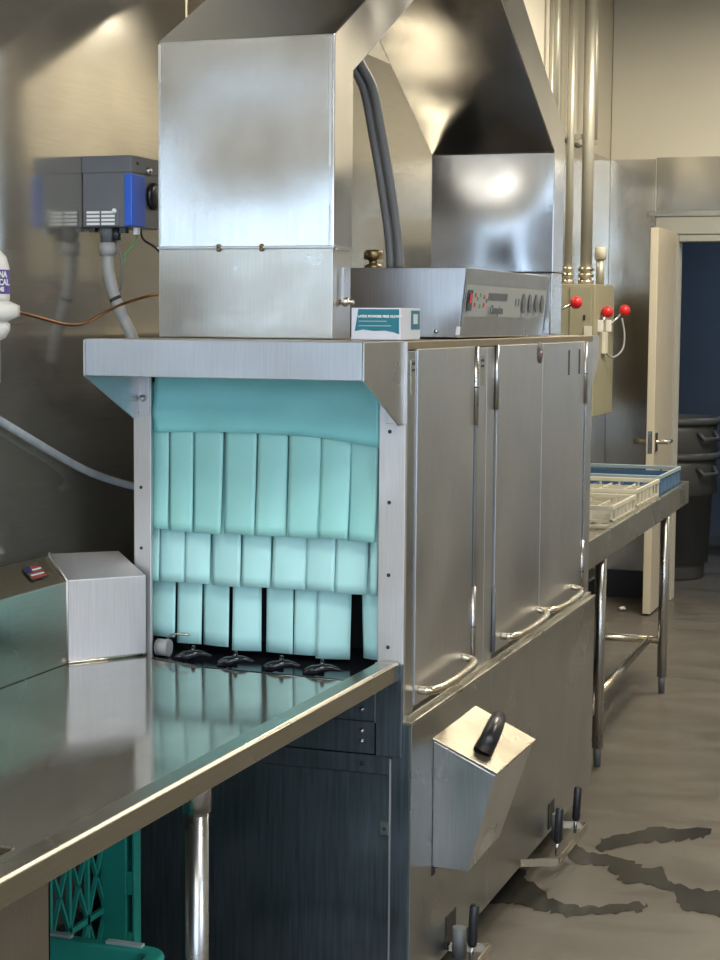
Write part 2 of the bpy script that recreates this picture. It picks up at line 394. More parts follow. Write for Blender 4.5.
# awning over the opening
aw = bm_new()
AY = -0.262
prism(aw, [(0.0, ZT + 0.001), (AY, ZT + 0.001), (AY, 1.463), (AY + 0.004, 1.463), (AY + 0.004, ZT - 0.004), (0.0, ZT - 0.004)], 'X', -0.638, -0.010)
awn = obj('awning', aw, 'hood', mc, 0.0015)
obj('awning_side', prism(bm_new(), [(0.0, ZT - 0.001), (AY, ZT - 0.001), (AY, 1.463), (-0.03, 1.36), (0.0, 1.36)], 'X', -0.0085, -0.0045), 'steel', mc)
obj('awning_side', prism(bm_new(), [(0.0, ZT - 0.001), (AY, ZT - 0.001), (AY, 1.463), (-0.03, 1.36), (0.0, 1.36)], 'X', -0.6415, -0.6385), 'splash', mc)
fl = obj('corner_flange', B(-0.044, 0.003, -0.004, 0.0, 1.362, ZT), 'post', mc, 0.001, label='bright corner flange with two rivets')
obj('rivet', sphere(bm_new(), (-0.018, -0.005, 1.515), 0.0035), 'dark', fl)
obj('rivet', sphere(bm_new(), (-0.008, -0.005, 1.515), 0.0035), 'dark', fl)
fl = obj('corner_flange', B(-0.655, -0.613, -0.004, 0.0, 1.365, 1.52), 'post', mc, 0.001)
obj('bolt', sphere(bm_new(), (-0.628, -0.006, 1.405), 0.008), 'pipe', fl)
obj('bolt', sphere(bm_new(), (-0.645, -0.006, 1.372), 0.007), 'dark', fl)
# front face: corner strip, doors, posts
obj('front_strip', B(-0.012, 0.0, 0.012, 0.072, 0.70, 1.52), 'skirt', mc, 0.001)
v = obj('vent_plate', B(0.0, 0.0015, 0.032, 0.060, 1.425, 1.500), 'rim', mc)
for z in (1.478, 1.492): obj('slot', B(0.001, 0.0022, 0.036, 0.056, z - 0.003, z + 0.003), 'dark', v)
obj('middle_post', B(-0.012, 0.0, 0.562, 0.66, 0.70, 1.52), 'door', mc, 0.001)
obj('middle_post', B(-0.012, 0.0, 0.662, 0.735, 0.70, 1.52), 'door', mc, 0.001)
v = obj('vent_plate', B(0.0, 0.0012, 0.595, 0.632, 1.425, 1.500), 'rim', mc)
for z in (1.474, 1.488): obj('slot', B(0.001, 0.002, 0.600, 0.627, z - 0.003, z + 0.003), 'dark', v)
obj('rear_post', B(-0.012, 0.0, 1.825, ML, 0.70, 1.52), 'door', mc, 0.001)
doors = [(0.074, 0.532, 'left-hand door'), (0.752, 1.240, 'middle door'), (1.246, 1.800, 'right-hand door')]
for i, (a, b, lb) in enumerate(doors):
    dr = obj('door', B(-0.011, 0.0035, a, b, 0.728, 1.523), 'door', mc, 0.001)
    ha, hb2 = ((0.10, 0.455), (0.83, 1.215), (1.285, 1.67))[i]
    path = spline([(0.002, ha, 0.758), (0.035, ha + 0.01, 0.758), (0.048, ha + 0.10, 0.758), (0.048, hb2 - 0.10, 0.760), (0.036, hb2 - 0.01, 0.764), (0.002, hb2, 0.770)], 6)
    obj('door_handle', T(path, 0.0095, 10), 'handle', dr, label='bowed steel bar handle')
    if i == 2:
        for y in (1.577, 1.722): obj('slot', B(0.003, 0.0042, y - 0.010, y + 0.010, 1.425, 1.500), 'dark', dr)
    if i == 1:
        bb = lathe(bm_new(), (0, 0, 0), [(0.0, 0.0), (0.030, 0.0), (0.030, 0.002), (0.0, 0.002)], 24)
        bmesh.ops.transform(bb, matrix=Matrix.Translation((0.0035, 1.205, 1.498)) @ Matrix.Rotation(math.pi / 2, 4, 'Y'), verts=bb.verts)
        bd = obj('badge', bb, 'lcd', dr, label='round badge with red and blue bars')
        for k, zz in enumerate((1.508, 1.500, 1.492)): obj('badge_bar', B(0.0055, 0.0062, 1.188, 1.222, zz - 0.0022, zz + 0.0022), 'flagred' if k != 1 else 'label', bd)
        obj('badge_field', B(0.0055, 0.0064, 1.188, 1.200, 1.498, 1.511), 'flagblue', bd)
# hinges (knuckled rods)
def hinge(y, z0, z1, dark_from=None, r=0.008):
    h = obj('hinge', T([(0.003, y, z0), (0.003, y, z1)], r, 12), 'pipe', mc, label='bright knuckled hinge rod')
    z = z1 - 0.10
    while z > z0 + 0.05:
        obj('hinge_knuckle', T([(0.003, y, z - 0.0015), (0.003, y, z + 0.0015)], r + 0.001, 12), 'dark', h); z -= 0.098
hinge(0.547, 1.330, 1.523)
hinge(0.547, 0.728, 0.93)
obj('gap_strip', B(-0.012, 0.002, 0.533, 0.545, 0.71, 1.52), 'base', mc)
obj('edge_strip', B(-0.012, 0.006, 0.546, 0.560, 0.71, 1.52), 'pipe', mc)
hinge(1.812, 1.33, 1.523); hinge(1.812, 0.728, 0.90)
obj('gap_strip', B(-0.012, 0.002, 1.801, 1.810, 0.71, 1.52), 'base', mc)
obj('edge_strip', B(-0.012, 0.007, 1.811, 1.823, 0.71, 1.52), 'pipe', mc)
obj('hinge', T([(0.004, 0.742, 1.36), (0.004, 0.742, 1.525)], 0.006, 10), 'pipe', mc)
obj('hinge', T([(0.004, 0.742, 0.73), (0.004, 0.742, 0.90)], 0.006, 10), 'grey_plastic', mc)
# rear awning and bracket
obj('rear_bracket', prism(bm_new(), [(ML, ZT), (2.06, ZT), (2.06, 1.47), (2.03, 1.43), (1.96, 1.38), (ML, 1.34)], 'X', -0.012, -0.006), 'splash', mc)
obj('vent_cowl', prism(bm_new(), [(ML, ZT), (2.45, ZT), (2.45, 1.45), (ML, 1.36)], 'X', -0.655, -0.20), 'steel', mc)
# tank below
obj('tank_body', B(-0.655, -0.02, 0.016, ML, 0.10, 0.70), 'dark', mc)
obj('tank_end_panel', B(-0.655, -0.027, 0.008, 0.016, 0.09, 0.581), 'tank', mc)
fb = obj('flange_strip', B(-0.655, -0.027, 0.002, 0.016, 0.583, 0.625), 'tank', mc, 0.001)
obj('bolt', sphere(bm_new(), (-0.095, 0.001, 0.605), 0.005), 'dark', fb)
sp = obj('splice_plate', B(-0.645, -0.066, 0.0, 0.016, 0.628, 0.700), 'tank', mc, 0.001)
for z in (0.655, 0.678): obj('bolt', sphere(bm_new(), (-0.095, -0.001, z), 0.006), 'pipe', sp)
sp = obj('splice_plate', B(-0.645, -0.066, 0.0, 0.016, 0.702, 0.80), 'tank', mc, 0.001)
obj('bolt', sphere(bm_new(), (-0.095, -0.001, 0.727), 0.006), 'pipe', sp)
obj('corner_bracket', B(-0.060, 0.001, -0.010, 0.0, 0.627, 0.835), 'tank', mc, 0.002)
obj('edge_strip', B(-0.0635, -0.060, -0.008, 0.002, 0.70, 0.835), 'pipe', mc)
obj('edge_strip', B(-0.030, -0.026, -0.001, 0.012, 0.05, 0.62), 'post', mc)
lt = obj('latch_tab', B(-0.050, -0.030, 0.0, 0.008, 0.448, 0.476), 'pipe', mc)
obj('screw_hole', T([(-0.041, -0.001, 0.461), (-0.041, 0.002, 0.461)], 0.004, 8), 'dark', lt)
obj('corner_column', B(-0.026, 0.017, 0.0, 0.03, 0.085, 0.697), 'tank', mc, 0.002)
obj('skirt_panel', B(-0.01, 0.020, 0.004, 0.668, 0.084, 0.697), 'skirt', mc, 0.0015)
obj('skirt_panel', B(-0.01, 0.020, 0.671, 1.945, 0.084, 0.697), 'skirt', mc, 0.0015)
obj('skirt_ledge', B(-0.02, 0.022, 0.0, 1.947, 0.697, 0.706), 'rim', mc, 0.002)
obj('skirt_ledge', B(-0.02, 0.008, 0.02, 1.94, 0.706, 0.716), 'rim', mc, 0.001)
for y in (0.12, 1.78):
    for x in (-0.08, -0.58): obj('foot', T([(x, y, 0), (x, y, 0.11)], 0.022, 12), 'pipe', mc)
# inner conveyor at the loading end
cv = obj('conveyor', prism(bm_new(), [(-0.611, -0.026), (-0.571, -0.058), (-0.438, -0.104), (-0.062, -0.124), (-0.066, 0.29), (-0.650, 0.29), (-0.650, 0.024), (-0.608, 0.024)], 'Z', 0.77, 0.806), 'blackgloss', mc, label='wet black conveyor track')  # black front edge also takes in the dark reflection on the tabletop
for k, (x, y) in enumerate(((-0.50, -0.02), (-0.385, -0.045), (-0.27, -0.055), (-0.17, -0.065))):
    pw = bm_new()
    tube(pw, spline([(x - 0.035, y, 0.812), (x - 0.01, y - 0.01, 0.822), (x + 0.02, y, 0.828), (x + 0.045, y + 0.01, 0.822)], 5), [0.010, 0.011, 0.012, 0.012, 0.012, 0.012, 0.011, 0.010, 0.010, 0.009, 0.008, 0.007, 0.006, 0.005, 0.004, 0.003], 8)
    tube(pw, [(x, y, 0.81), (x + 0.005, y, 0.845)], [0.010, 0.004], 8)
    obj('conveyor_pawl', pw, 'blackgloss', cv)
obj('rail', T([(-0.590, -0.035, 0.811), (-0.438, -0.095, 0.811), (-0.07, -0.115, 0.811)], 0.005, 8), 'blackgloss', cv)
obj('roller', T([(-0.605, 0.02, 0.828), (-0.575, 0.02, 0.828)], 0.020, 16), 'greyconduit', cv, label='small grey roller')
obj('wire_guide', T(spline([(-0.59, 0.035, 0.842), (-0.57, 0.03, 0.858), (-0.53, 0.03, 0.860)], 5), 0.003, 6), 'pipe', cv)

# strainer chute box on the skirt
ck = bm_new()
hexa(ck, [(0.02, 0.168, 0.332), (0.106, 0.168, 0.329), (0.106, 0.45, 0.335), (0.02, 0.45, 0.338),
          (0.02, 0.168, 0.628), (0.168, 0.168, 0.560), (0.168, 0.518, 0.556), (0.02, 0.518, 0.628)])
cb = obj('strainer_box', ck, 'boxsteel', mc, 0.002)
ld = hexa(bm_new(), [(0.0205, 0.160, 0.630), (0.172, 0.160, 0.562), (0.172, 0.523, 0.558), (0.0205, 0.523, 0.630),
                     (0.0205, 0.160, 0.637), (0.175, 0.160, 0.569), (0.175, 0.523, 0.565), (0.0205, 0.523, 0.637)])
lid = obj('strainer_lid', ld, 'handle', cb, 0.0015, label='pale sloping lid')
up = Vector((0.42, 0, 0.91))
def lp(s, t, h):
    a = Vector((0.0205, 0.160, 0.637)); return a + Vector((0.1545, 0, -0.068)) * s + Vector((0, 0.363, 0)) * t + up * h
gb = tube(bm_new(), [lp(0.62, 0.24, 0.0), lp(0.62, 0.26, 0.030), lp(0.55, 0.46, 0.042), lp(0.50, 0.62, 0.042), lp(0.50, 0.66, 0.0)], [0.024, 0.022, 0.021, 0.019, 0.014], 12)
obj('grip', gb, 'black', lid, label='black moulded grip', bevel=0)
obj('gasket_shadow_gap', B(0.0195, 0.0215, 0.166, 0.19, 0.31, 0.335), 'dark', mc)
# drain valve trays under the skirt
def tray(ya, yb, py0, py1, by, levs):
    zb, zt = 0.082, 0.103
    b = bm_new(); xo = 0.115
    for (p, q) in (((-0.01, ya - 0.06), (xo, ya)), ((xo, ya), (xo, yb)), ((xo, yb), (-0.01, yb - 0.03))):
        pv = Vector((q[0] - p[0], q[1] - p[1], 0)).normalized(); nv = Vector((-pv.y, pv.x, 0)) * 0.002
        hexa(b, [(p[0] - nv.x, p[1] - nv.y, zb), (q[0] - nv.x, q[1] - nv.y, zb), (q[0] + nv.x, q[1] + nv.y, zb), (p[0] + nv.x, p[1] + nv.y, zb),
                 (p[0] - nv.x, p[1] - nv.y, zt), (q[0] - nv.x, q[1] - nv.y, zt), (q[0] + nv.x, q[1] + nv.y, zt), (p[0] + nv.x, p[1] + nv.y, zt)])
    tr = obj('valve_tray', b, 'handle', mc, label='bent steel guard around the drain levers')
    obj('slot_plate', B(0.019, 0.0225, py0, py1, 0.098, 0.175), 'dark', tr)
    obj('valve_body', T([(0.05, by, 0.075), (0.05, by, 0.150)], 0.017, 16), 'grey_plastic', tr)
    for yy in levs:
        obj('lever_rod', T([(0.085, yy - 0.006, 0.075), (0.086, yy, 0.12)], 0.005, 8), 'pipe', tr)
        obj('lever_grip', T([(0.086, yy, 0.112), (0.086, yy, 0.12), (0.089, yy + 0.006, 0.206), (0.089, yy + 0.006, 0.213)], [0.009, 0.012, 0.012, 0.008], 12), 'black', tr, label='black lever grip')
tray(1.06, 1.44, 1.335, 1.405, 1.33, (1.175, 1.415))
tray(0.12, 0.34, 0.285, 0.365, 0.30, (0.285,))

# control box on the hood
ct = obj('control_box', prism(bm_new(), [(-0.298, 1.545), (-0.018, 1.545), (0.0, 1.713), (-0.298, 1.713)], 'Y', 0.46, 1.315), 'hood', mc, 0.002)
def onface(y0, y1, z0, z1, off=0.001):
    def xz(z): return -0.018 + 0.018 * (z - 1.545) / 0.168 + off
    return hexa(bm_new(), [(xz(z0) - .001, y0, z0), (xz(z0), y0, z0), (xz(z0), y1, z0), (xz(z0) - .001, y1, z0), (xz(z1) - .001, y0, z1), (xz(z1), y0, z1), (xz(z1), y1, z1), (xz(z1) - .001, y1, z1)])
cp = obj('control_panel', onface(0.470, 1.305, 1.553, 1.706, 0.002), 'steel', ct)
ov = obj('panel_overlay', onface(0.480, 1.295, 1.596, 1.672, 0.003), 'panelface', cp, label='pale grey printed panel strip')
obj('power_switch', onface(0.478, 0.515, 1.610, 1.660, 0.009), 'black', cp)
obj('switch_light', onface(0.487, 0.505, 1.628, 1.650, 0.011), 'red', cp)
for k, (y, z, mn) in enumerate(((0.555, 1.648, 'red'), (0.575, 1.640, 'green_dot'), (0.60, 1.650, 'green_dot'), (0.555, 1.625, 'red'), (0.60, 1.622, 'green_dot'), (0.635, 1.645, 'red'), (0.637, 1.625, 'red'), (0.66, 1.636, 'lcd'))):
    obj('indicator', onface(y, y + 0.012, z - 0.005, z + 0.005, 0.004), mn, cp)
obj('display', onface(0.680, 0.865, 1.637, 1.656, 0.004), 'lcd', cp)
text('panel_lettering', 'Champion', 0.030, (0.000, 0.680, 1.604), (0, 1, 0), (0.1, 0, 1), 'lcd', cp, 0.0008)
for y in (0.955, 0.985): obj('indicator', onface(y, y + 0.010, 1.625, 1.645, 0.004), 'lcd', cp)
for y in (1.035, 1.105, 1.175, 1.245):
    r = bm_new(); seg = 16
    vs = []
    for h in (0.0, 0.0015):
        vs.append([r.verts.new((0.0 - 0.004 + h + 0.002, y + 0.017 * math.cos(2 * math.pi * k / seg), 1.633 + 0.026 * math.sin(2 * math.pi * k / seg))) for k in range(seg)])
    r.faces.new(vs[1])
    for k in range(seg): r.faces.new((vs[0][k], vs[0][(k + 1) % seg], vs[1][(k + 1) % seg], vs[1][k]))
    obj('rocker_switch', r, 'lcd', cp, label='dark oval rocker switch')
obj('edge_strip', B(-0.3, 0.0015, 1.315, 1.322, 1.545, 1.716), 'pipe', ct)
obj('screw', sphere(bm_new(), (-0.073, 0.459, 1.560), 0.006), 'pipe', ct)
obj('approval_sticker', hexa(bm_new(), [(-0.025, 0.4585, 1.552), (-0.014, 0.4585, 1.552), (-0.012, 0.4585, 1.572), (-0.022, 0.4585, 1.572), (-0.025, 0.460, 1.552), (-0.014, 0.460, 1.552), (-0.012, 0.460, 1.572), (-0.022, 0.460, 1.572)]), 'label', ct)

# brass cap fitting on the control box
bt = obj('vacuum_breaker', lathe(bm_new(), (-0.270, 0.56, 1.7125), [(0.022, 0.0), (0.022, 0.010), (0.012, 0.013), (0.012, 0.022), (0.024, 0.024), (0.024, 0.042), (0.020, 0.047), (0.0, 0.049)], 16), 'brass')
tag(bt, 'small tarnished brass cap fitting on top of the control box', 'fitting')
# two bundled grey hoses behind the loading end duct
for k, (dx, lab) in enumerate(((-0.012, 'grey flexible hose rising behind the duct, left one of the pair'), (0.012, 'grey flexible hose rising behind the duct, right one of the pair'))):
    pts = spline([(-0.270 + dx, 0.735, 1.722), (-0.272 + dx, 0.722, 1.80), (-0.282 + dx, 0.69, 1.93), (-0.292 + dx, 0.65, 2.05), (-0.300 + dx, 0.60, 2.16), (-0.318 + dx, 0.56, 2.215), (-0.335 + dx, 0.54, 2.255)], 8)
    h = thing('grey_hose', lab, 'hose', (-0.262 + dx, 0.735, 1.713), 'grey hoses behind the duct')
    obj('hose_tube', T(pts, 0.0115, 14), 'greyhose', h)
    obj('hose_collar', T([(-0.270 + dx, 0.735, 1.7135), (-0.270 + dx, 0.735, 1.742)], 0.0118, 14), 'grey_plastic', h)

# ------------------------------------------------------------------ strip curtains (three layers)
def strip_x(u, y):
    x = -0.622 + (u - 152) / 226.0 * 0.550
    return min(-0.064, max(-0.648, 1.176 + (x - 1.176) * (y + 3.6465) / 3.6765))
def strip(u0, u1, z0, z1, y, curl=0.0035, lean=0.0, bow=0.0):
    x0, x1 = strip_x(u0, y), strip_x(u1, y); bm = bm_new(); nx, nz = 8, 16; g = []
    ph = random.uniform(-0.3, 0.3); sg = random.choice((-1, 1)); tw = random.uniform(-0.004, 0.004)
    for j in range(nz + 1):
        t = j / nz; row = []
        for i in range(nx + 1):
            s = i / nx
            x = x0 + (x1 - x0) * s + lean * t * t
            yy = y - curl * math.sin(math.pi * s) * (0.4 + 0.9 * t) - 0.010 * t * t * (1 + ph) + tw * (s - .5) * 4 * t - bow * math.sin(math.pi * t)
            z = z1 + (z0 - z1) * t - (0.002 * (s - 0.5) ** 2 if j == nz else 0)
            row.append(bm.verts.new((x, yy, z)))
        g.append(row)
    for j in range(nz):
        for i in range(nx):
            f = bm.faces.new((g[j][i], g[j + 1][i], g[j + 1][i + 1], g[j][i + 1])); f.smooth = True
    return bm
def curtain(label, y, ztop, rows, zbot, mat, z1):
    c = thing('strip_curtain', label, 'curtain', (-0.34, y, ztop), 'strip curtains in the loading opening')
    obj('curtain_rod', T([(-0.651, y + 0.012, ztop), (-0.063, y + 0.012, ztop)], 0.005, 8), 'pipe', c)
    for (u0, u1, dz, lean) in rows:
        obj('strip', strip(u0, u1, zbot + dz, z1, y, lean=lean), mat, c, solid=0.0022)
    return c
# outermost: smooth header plus the longest visible tier
c1 = curtain('turquoise strip curtain nearest the table, with the smooth header band and eight upper strips', 0.035, 1.490,
    [(150, 170, .004, 0), (171, 195, .0, 0), (195.5, 226, -.002, -.003), (228, 259.5, 0, -.002), (261.5, 290, 0, -.003), (292, 323, 0, -.002), (324, 352, .002, -.005), (351, 379, -.002, -.004)], 1.100, 'turq', 1.44)
hb_ = bm_new(); g = []
for j in range(13):
    t = j / 12; row = []
    for i in range(41):
        s = i / 40
        x = -0.610 + 0.547 * s
        zb = 1.327 - 0.012 * s - 0.010 * math.sin(math.pi * s) * -1.0 - 0.012 * max(0, s - 0.75) * 4 * 0.6
        yy = 0.030 - 0.004 * math.sin(11 * s + 3 * t) * t - 0.012 * t * t - 0.010 * math.sin(math.pi * t) + 0.005 * math.exp(-((s + 0.45 * t - 1.1) / 0.05) ** 2) * t - 0.009 * math.exp(-((t - 0.72 - 0.1 * s) / 0.06) ** 2) * (1 - s)
        row.append(hb_.verts.new((x, yy, 1.492 + (zb - 1.492) * t)))
    g.append(row)
for j in range(12):
    for i in range(40):
        f = hb_.faces.new((g[j][i], g[j + 1][i], g[j + 1][i + 1], g[j][i + 1])); f.smooth = True
obj('header_band', hb_, 'turq2', c1, solid=0.003, label='smooth darker turquoise band')
curtain('turquoise strip curtain second from the table, its strip ends showing as the middle tier', 0.060, 1.455,
    [(148, 161, .0, 0), (161.5, 187, .0, 0), (188, 213, 0, 0), (215, 245, -.002, 0), (247, 275, 0, -.002), (278, 310, 0, -.003), (310.5, 339, .0, -.003), (340, 370, -.003, -.004), (372, 379, -.003, 0)], 0.978, 'turq3', 1.35)
curtain('turquoise strip curtain farthest inside, its strip ends showing as the lowest tier', 0.085, 1.420,
    [(147, 178, .020, 0), (180, 205, .008, 0), (205.5, 233, .006, 0), (237, 264, .0, .001), (270, 297, .0, 0), (299, 322, .0, -.002), (322.5, 354, -.004, -.004), (361, 379, .002, .012)], 0.824, 'turq3', 1.35)

# ------------------------------------------------------------------ exhaust duct (two legs joining)
XA, XB = -0.648, -0.213
du = thing('exhaust_duct', 'stainless exhaust duct whose two sloping legs rise from both ends of the dishwashing machine', 'duct', (-0.43, 0.12, 1.545))
zu1 = lambda y: 2.155 + 0.52 * (y - 0.245)
zo1 = lambda y: 2.222 + 0.527 * (y - 0.12)
zu2 = lambda y: 2.153 + 0.566 * (2.27 - y)
zo2 = lambda y: 2.235 + 0.566 * (2.42 - y)
leg1 = [(0.12, 1.75), (0.12, 2.222), (1.25, zo1(1.25)), (1.25, zu1(1.25)), (0.245, 2.155), (0.245, 1.75)]
leg2 = [(2.42, 1.75), (2.42, 2.235), (1.25, zo2(1.25)), (1.25, zu2(1.25) - 0.04), (2.27, 2.153), (2.27, 1.75)]
l1 = obj('duct_leg', prism(bm_new(), leg1, 'X', XA, XB), 'duct', du, 0.003, label='near duct leg over the curtained opening')
l2 = obj('duct_leg', prism(bm_new(), leg2, 'X', XA + 0.0005, XB - 0.0005), 'duct', du, 0.003, label='far duct leg behind the control box')
obj('duct_collar', B(XA - 0.001, XB - 0.003, 0.123, 0.243, 1.5425, 1.748), 'collar', du, 0.002, label='dull speckled lower collar')
obj('duct_collar', B(XA - 0.001, XB - 0.003, 2.273, 2.418, 1.5425, 1.748), 'duct', du, 0.002)
obj('duct_trunk', B(-0.63, -0.23, 1.08, 1.42, 2.70, 3.398), 'duct', du)
obj('seam_strip', B(XA - 0.002, XB + 0.002, 0.1175, 0.12, 1.7475, 1.7515), 'pipe', l1)
for x in (-0.495, -0.388):
    for dx in (-0.004, 0.004): obj('screw', sphere(bm_new(), (x, 0.117, 1.749 + dx), 0.005), 'brass', l1)
obj('hem_strip', B(XA + 0.001, XA + 0.006, 0.1185, 0.12, 1.755, 2.215), 'pipe', l1)
obj('hem_strip', B(XB - 0.012, XB - 0.008, 0.1185, 0.12, 1.755, 2.215), 'pipe', l1)
obj('seam_tab', B(XB, XB + 0.005, 0.13, 0.24, 1.744, 1.752), 'pipe', l1)
dh = sphere(bm_new(), (XB + 0.010, 0.172, 1.627), 0.011)
dh2 = tube(bm_new(), [(XB - 0.004, 0.172, 1.627), (XB + 0.030, 0.172, 1.627)], 0.006, 10)
dhp = obj('damper_handle', dh, 'handle', du, label='small brass damper handle')
obj('handle_stem', dh2, 'handle', dhp)
obj('handle_blade', prism(bm_new(), [(0.162, 1.625), (0.182, 1.625), (0.180, 1.70), (0.166, 1.705)], 'X', XB + 0.004, XB + 0.008), 'pipe', dhp)

# ------------------------------------------------------------------ glove carton on the hood
gx = thing('glove_box', 'white and teal glove carton on the hood corner beside the duct', 'carton', (-0.08, 0.10, ZT))
Z0 = ZT + 0.002
obj('carton', B(-0.138, -0.024, 0.030, 0.175, Z0, 1.613), 'card', gx, 0.002)
tl = prism(bm_new(), [(-0.129, 1.562), (-0.110, 1.566), (-0.085, 1.563), (-0.060, 1.564), (-0.040, 1.561), (-0.027, 1.556), (-0.027, 1.610), (-0.121, 1.610)], 'Y', 0.0285, 0.030)
obj('teal_print', tl, 'teal', gx)
text('carton_lettering', 'LATEX POWDER FREE GLOVES', 0.0074, (-0.122, 0.028, 1.592), (1, 0, 0), (0, 0, 1), 'label', gx, 0.0003)
for z, x1 in ((1.583, -0.055), (1.573, -0.045)): obj('carton_text_line', B(-0.120, x1, 0.0280, 0.0285, z, z + 0.0018), 'racktop', gx)
obj('side_print', B(-0.024, -0.0232, 0.105, 0.168, 1.566, 1.608), 'teal', gx)
obj('side_print', B(-0.0232, -0.0226, 0.120, 0.150, 1.578, 1.600), 'card', gx)

# ------------------------------------------------------------------ soiled dish table
dt = thing('dish_table', 'stainless dish table running into the curtained end of the dishwashing machine', 'table', (-0.35, -1.0, 0.0))
ex = lambda y: -0.008 + 0.0160 * y
Y0, Y1 = -2.6, -0.006
SX0, SX1, SY0, SY1 = -0.62, -0.133, -2.0, -1.427
bm = bm_new()
def slab(pts, z0=0.809, z1=0.815): prism(bm, pts, 'Z', z0, z1)
slab([(-0.742, SY1), (ex(SY1) - 0.045, SY1), (ex(Y1) - 0.05, -0.128), (-0.438, -0.108), (-0.571, -0.062), (-0.614, -0.030), (-0.742, -0.165)])
slab([(-0.742, Y0), (ex(Y0) - 0.045, Y0), (ex(SY0) - 0.045, SY0), (-0.742, SY0)])
slab([(-0.742, SY0), (SX0, SY0), (SX0, SY1), (-0.742, SY1)])
slab([(SX1, SY0), (ex(SY0) - 0.045, SY0), (ex(SY1) - 0.045, SY1), (SX1, SY1)])
obj('tabletop', bm, 'table', dt)
# raised rolled rim
rb = bm_new()
def rsec(y): e = ex(y); return [(e - 0.052, y, 0.815), (e - 0.046, y, 0.838), (e - 0.040, y, 0.841), (e - 0.006, y, 0.841), (e, y, 0.836), (e, y, 0.800), (e - 0.012, y, 0.797), (e - 0.012, y, 0.805)]
r0 = [rb.verts.new(p) for p in rsec(Y0)]; r1 = [rb.verts.new(p) for p in rsec(Y1)]
n = len(r0); rb.faces.new(r0[::-1]); rb.faces.new(r1)
for i in range(n): rb.faces.new((r0[i], r1[i], r1[(i + 1) % n], r0[(i + 1) % n]))
bmesh.ops.recalc_face_normals(rb, faces=rb.faces)
obj('rolled_rim', rb, 'rim', dt, 0.0015)
# splash with a turned end and a sloping top
def splash(a, b, name, mat, mitre_a=(0, 0), mitre_b=(0, 0), lab=None):
    (ax, ay), (bx, by) = a, b
    za, zb = 1.003, 1.000
    ra = (ax - 0.075 + mitre_a[0], ay + 0.03 + mitre_a[1]); rb_ = (bx - 0.080 + mitre_b[0], by + mitre_b[1])
    bm = bm_new()
    lo = 0.8155
    f = [bm.verts.new(p) for p in ((ax, ay, lo), (bx, by, lo), (bx, by, zb), (ax, ay, za), (ra[0], ra[1], 1.056), (rb_[0], rb_[1], 1.052), (ra[0], ra[1], lo), (rb_[0], rb_[1], lo))]
    fa = bm.faces.new((f[0], f[1], f[2], f[3])); top = bm.faces.new((f[3], f[2], f[5], f[4]))
    bm.faces.new((f[4], f[5], f[7], f[6])); bm.faces.new((f[0], f[3], f[4], f[6])); bm.faces.new((f[1], f[7], f[5], f[2])); bm.faces.new((f[0], f[6], f[7], f[1]))
    bmesh.ops.recalc_face_normals(bm, faces=bm.faces)
    return obj(name, bm, mat, dt, 0.002, label=lab)
spA, spB, spC = (-0.733, -2.6), (-0.733, -0.175), (-0.615, -0.018)
splash(spA, spB, 'backsplash', 'rim', (0, 0), (0.012, 0.035))
splash(spB, spC, 'backsplash', 'splash', (0.007, 0.005), (0.004, 0.012), 'short angled bright end piece')
obj('splash_seam', T([(-0.7325, -0.176, 0.818), (-0.7325, -0.176, 1.004), (-0.797, -0.140, 1.057)], 0.003, 6), 'post', dt)
obj('splash_foot', T([(-0.731, -0.175, 0.818), (-0.614, -0.020, 0.818)], 0.004, 6), 'handle', dt)
# flag sticker on the sloping top
st = bm_new()
def topp(u, w): # u along y (m), w up the slope
    return (-0.735 - 0.068 * w, u + 0.02 * w, 1.0045 + 0.053 * w + 0.0015)
def patch(u0, u1, w0, w1):
    b = bm_new(); vs = [b.verts.new(topp(*q)) for q in ((u0, w0), (u1, w0), (u1, w1), (u0, w1))]; b.faces.new(vs); return b
stk = obj('flag_sticker', patch(-0.300, -0.224, 0.24, 0.70), 'bowl', dt, label='small worn flag sticker')
for k in range(5): obj('flag_stripe', patch(-0.295 + 0.004 * (k % 2), -0.232 - 0.004 * (k % 3), 0.28 + 0.08 * k, 0.325 + 0.08 * k), 'flagred' if k % 2 == 0 else 'label', stk)
for o_ in [o for o in bpy.data.objects if o.name.startswith('flag_stripe')]: o_.data.transform(Matrix.Translation((0, 0, 0.001)))
fc = obj('flag_canton', patch(-0.297, -0.272, 0.46, 0.68), 'flagblue', stk); fc.data.transform(Matrix.Translation((0, 0, 0.0016)))
# sink bowl
bw = bm_new()
SX1, SY1 = -0.092, -1.400
box(bw, SX0, SX0 + 0.004, SY0, SY1, 0.52, 0.808); box(bw, SX1 - 0.004, SX1, SY0, SY1, 0.52, 0.809)
box(bw, SX0, SX1, SY0, SY0 + 0.004, 0.52, 0.809); box(bw, SX0, SX1, SY1 - 0.004, SY1, 0.52, 0.809); box(bw, SX0, SX1, SY0, SY1, 0.516, 0.52)
obj('sink_bowl', bw, 'bowl', dt)
SX1, SY1 = -0.133, -1.427
obj('sink_rim', B(SX0, SX1, SY1 - 0.010, SY1 - 0.002, 0.8085, 0.8165), 'handle', dt)
for (x, y) in ((-0.086, -0.895), (-0.66, -0.895), (-0.075, -2.45), (-0.66, -2.45)):
    lg = obj('leg', T([(x, y, 0.03), (x, y, 0.785)], 0.0205, 20), 'pipe', dt)
    obj('leg_socket', T([(x, y, 0.735), (x, y, 0.808)], 0.0255, 20), 'pipe', lg)
    obj('foot', T([(x, y, 0.0), (x, y, 0.05)], [0.016, 0.019], 16), 'pipe', lg)

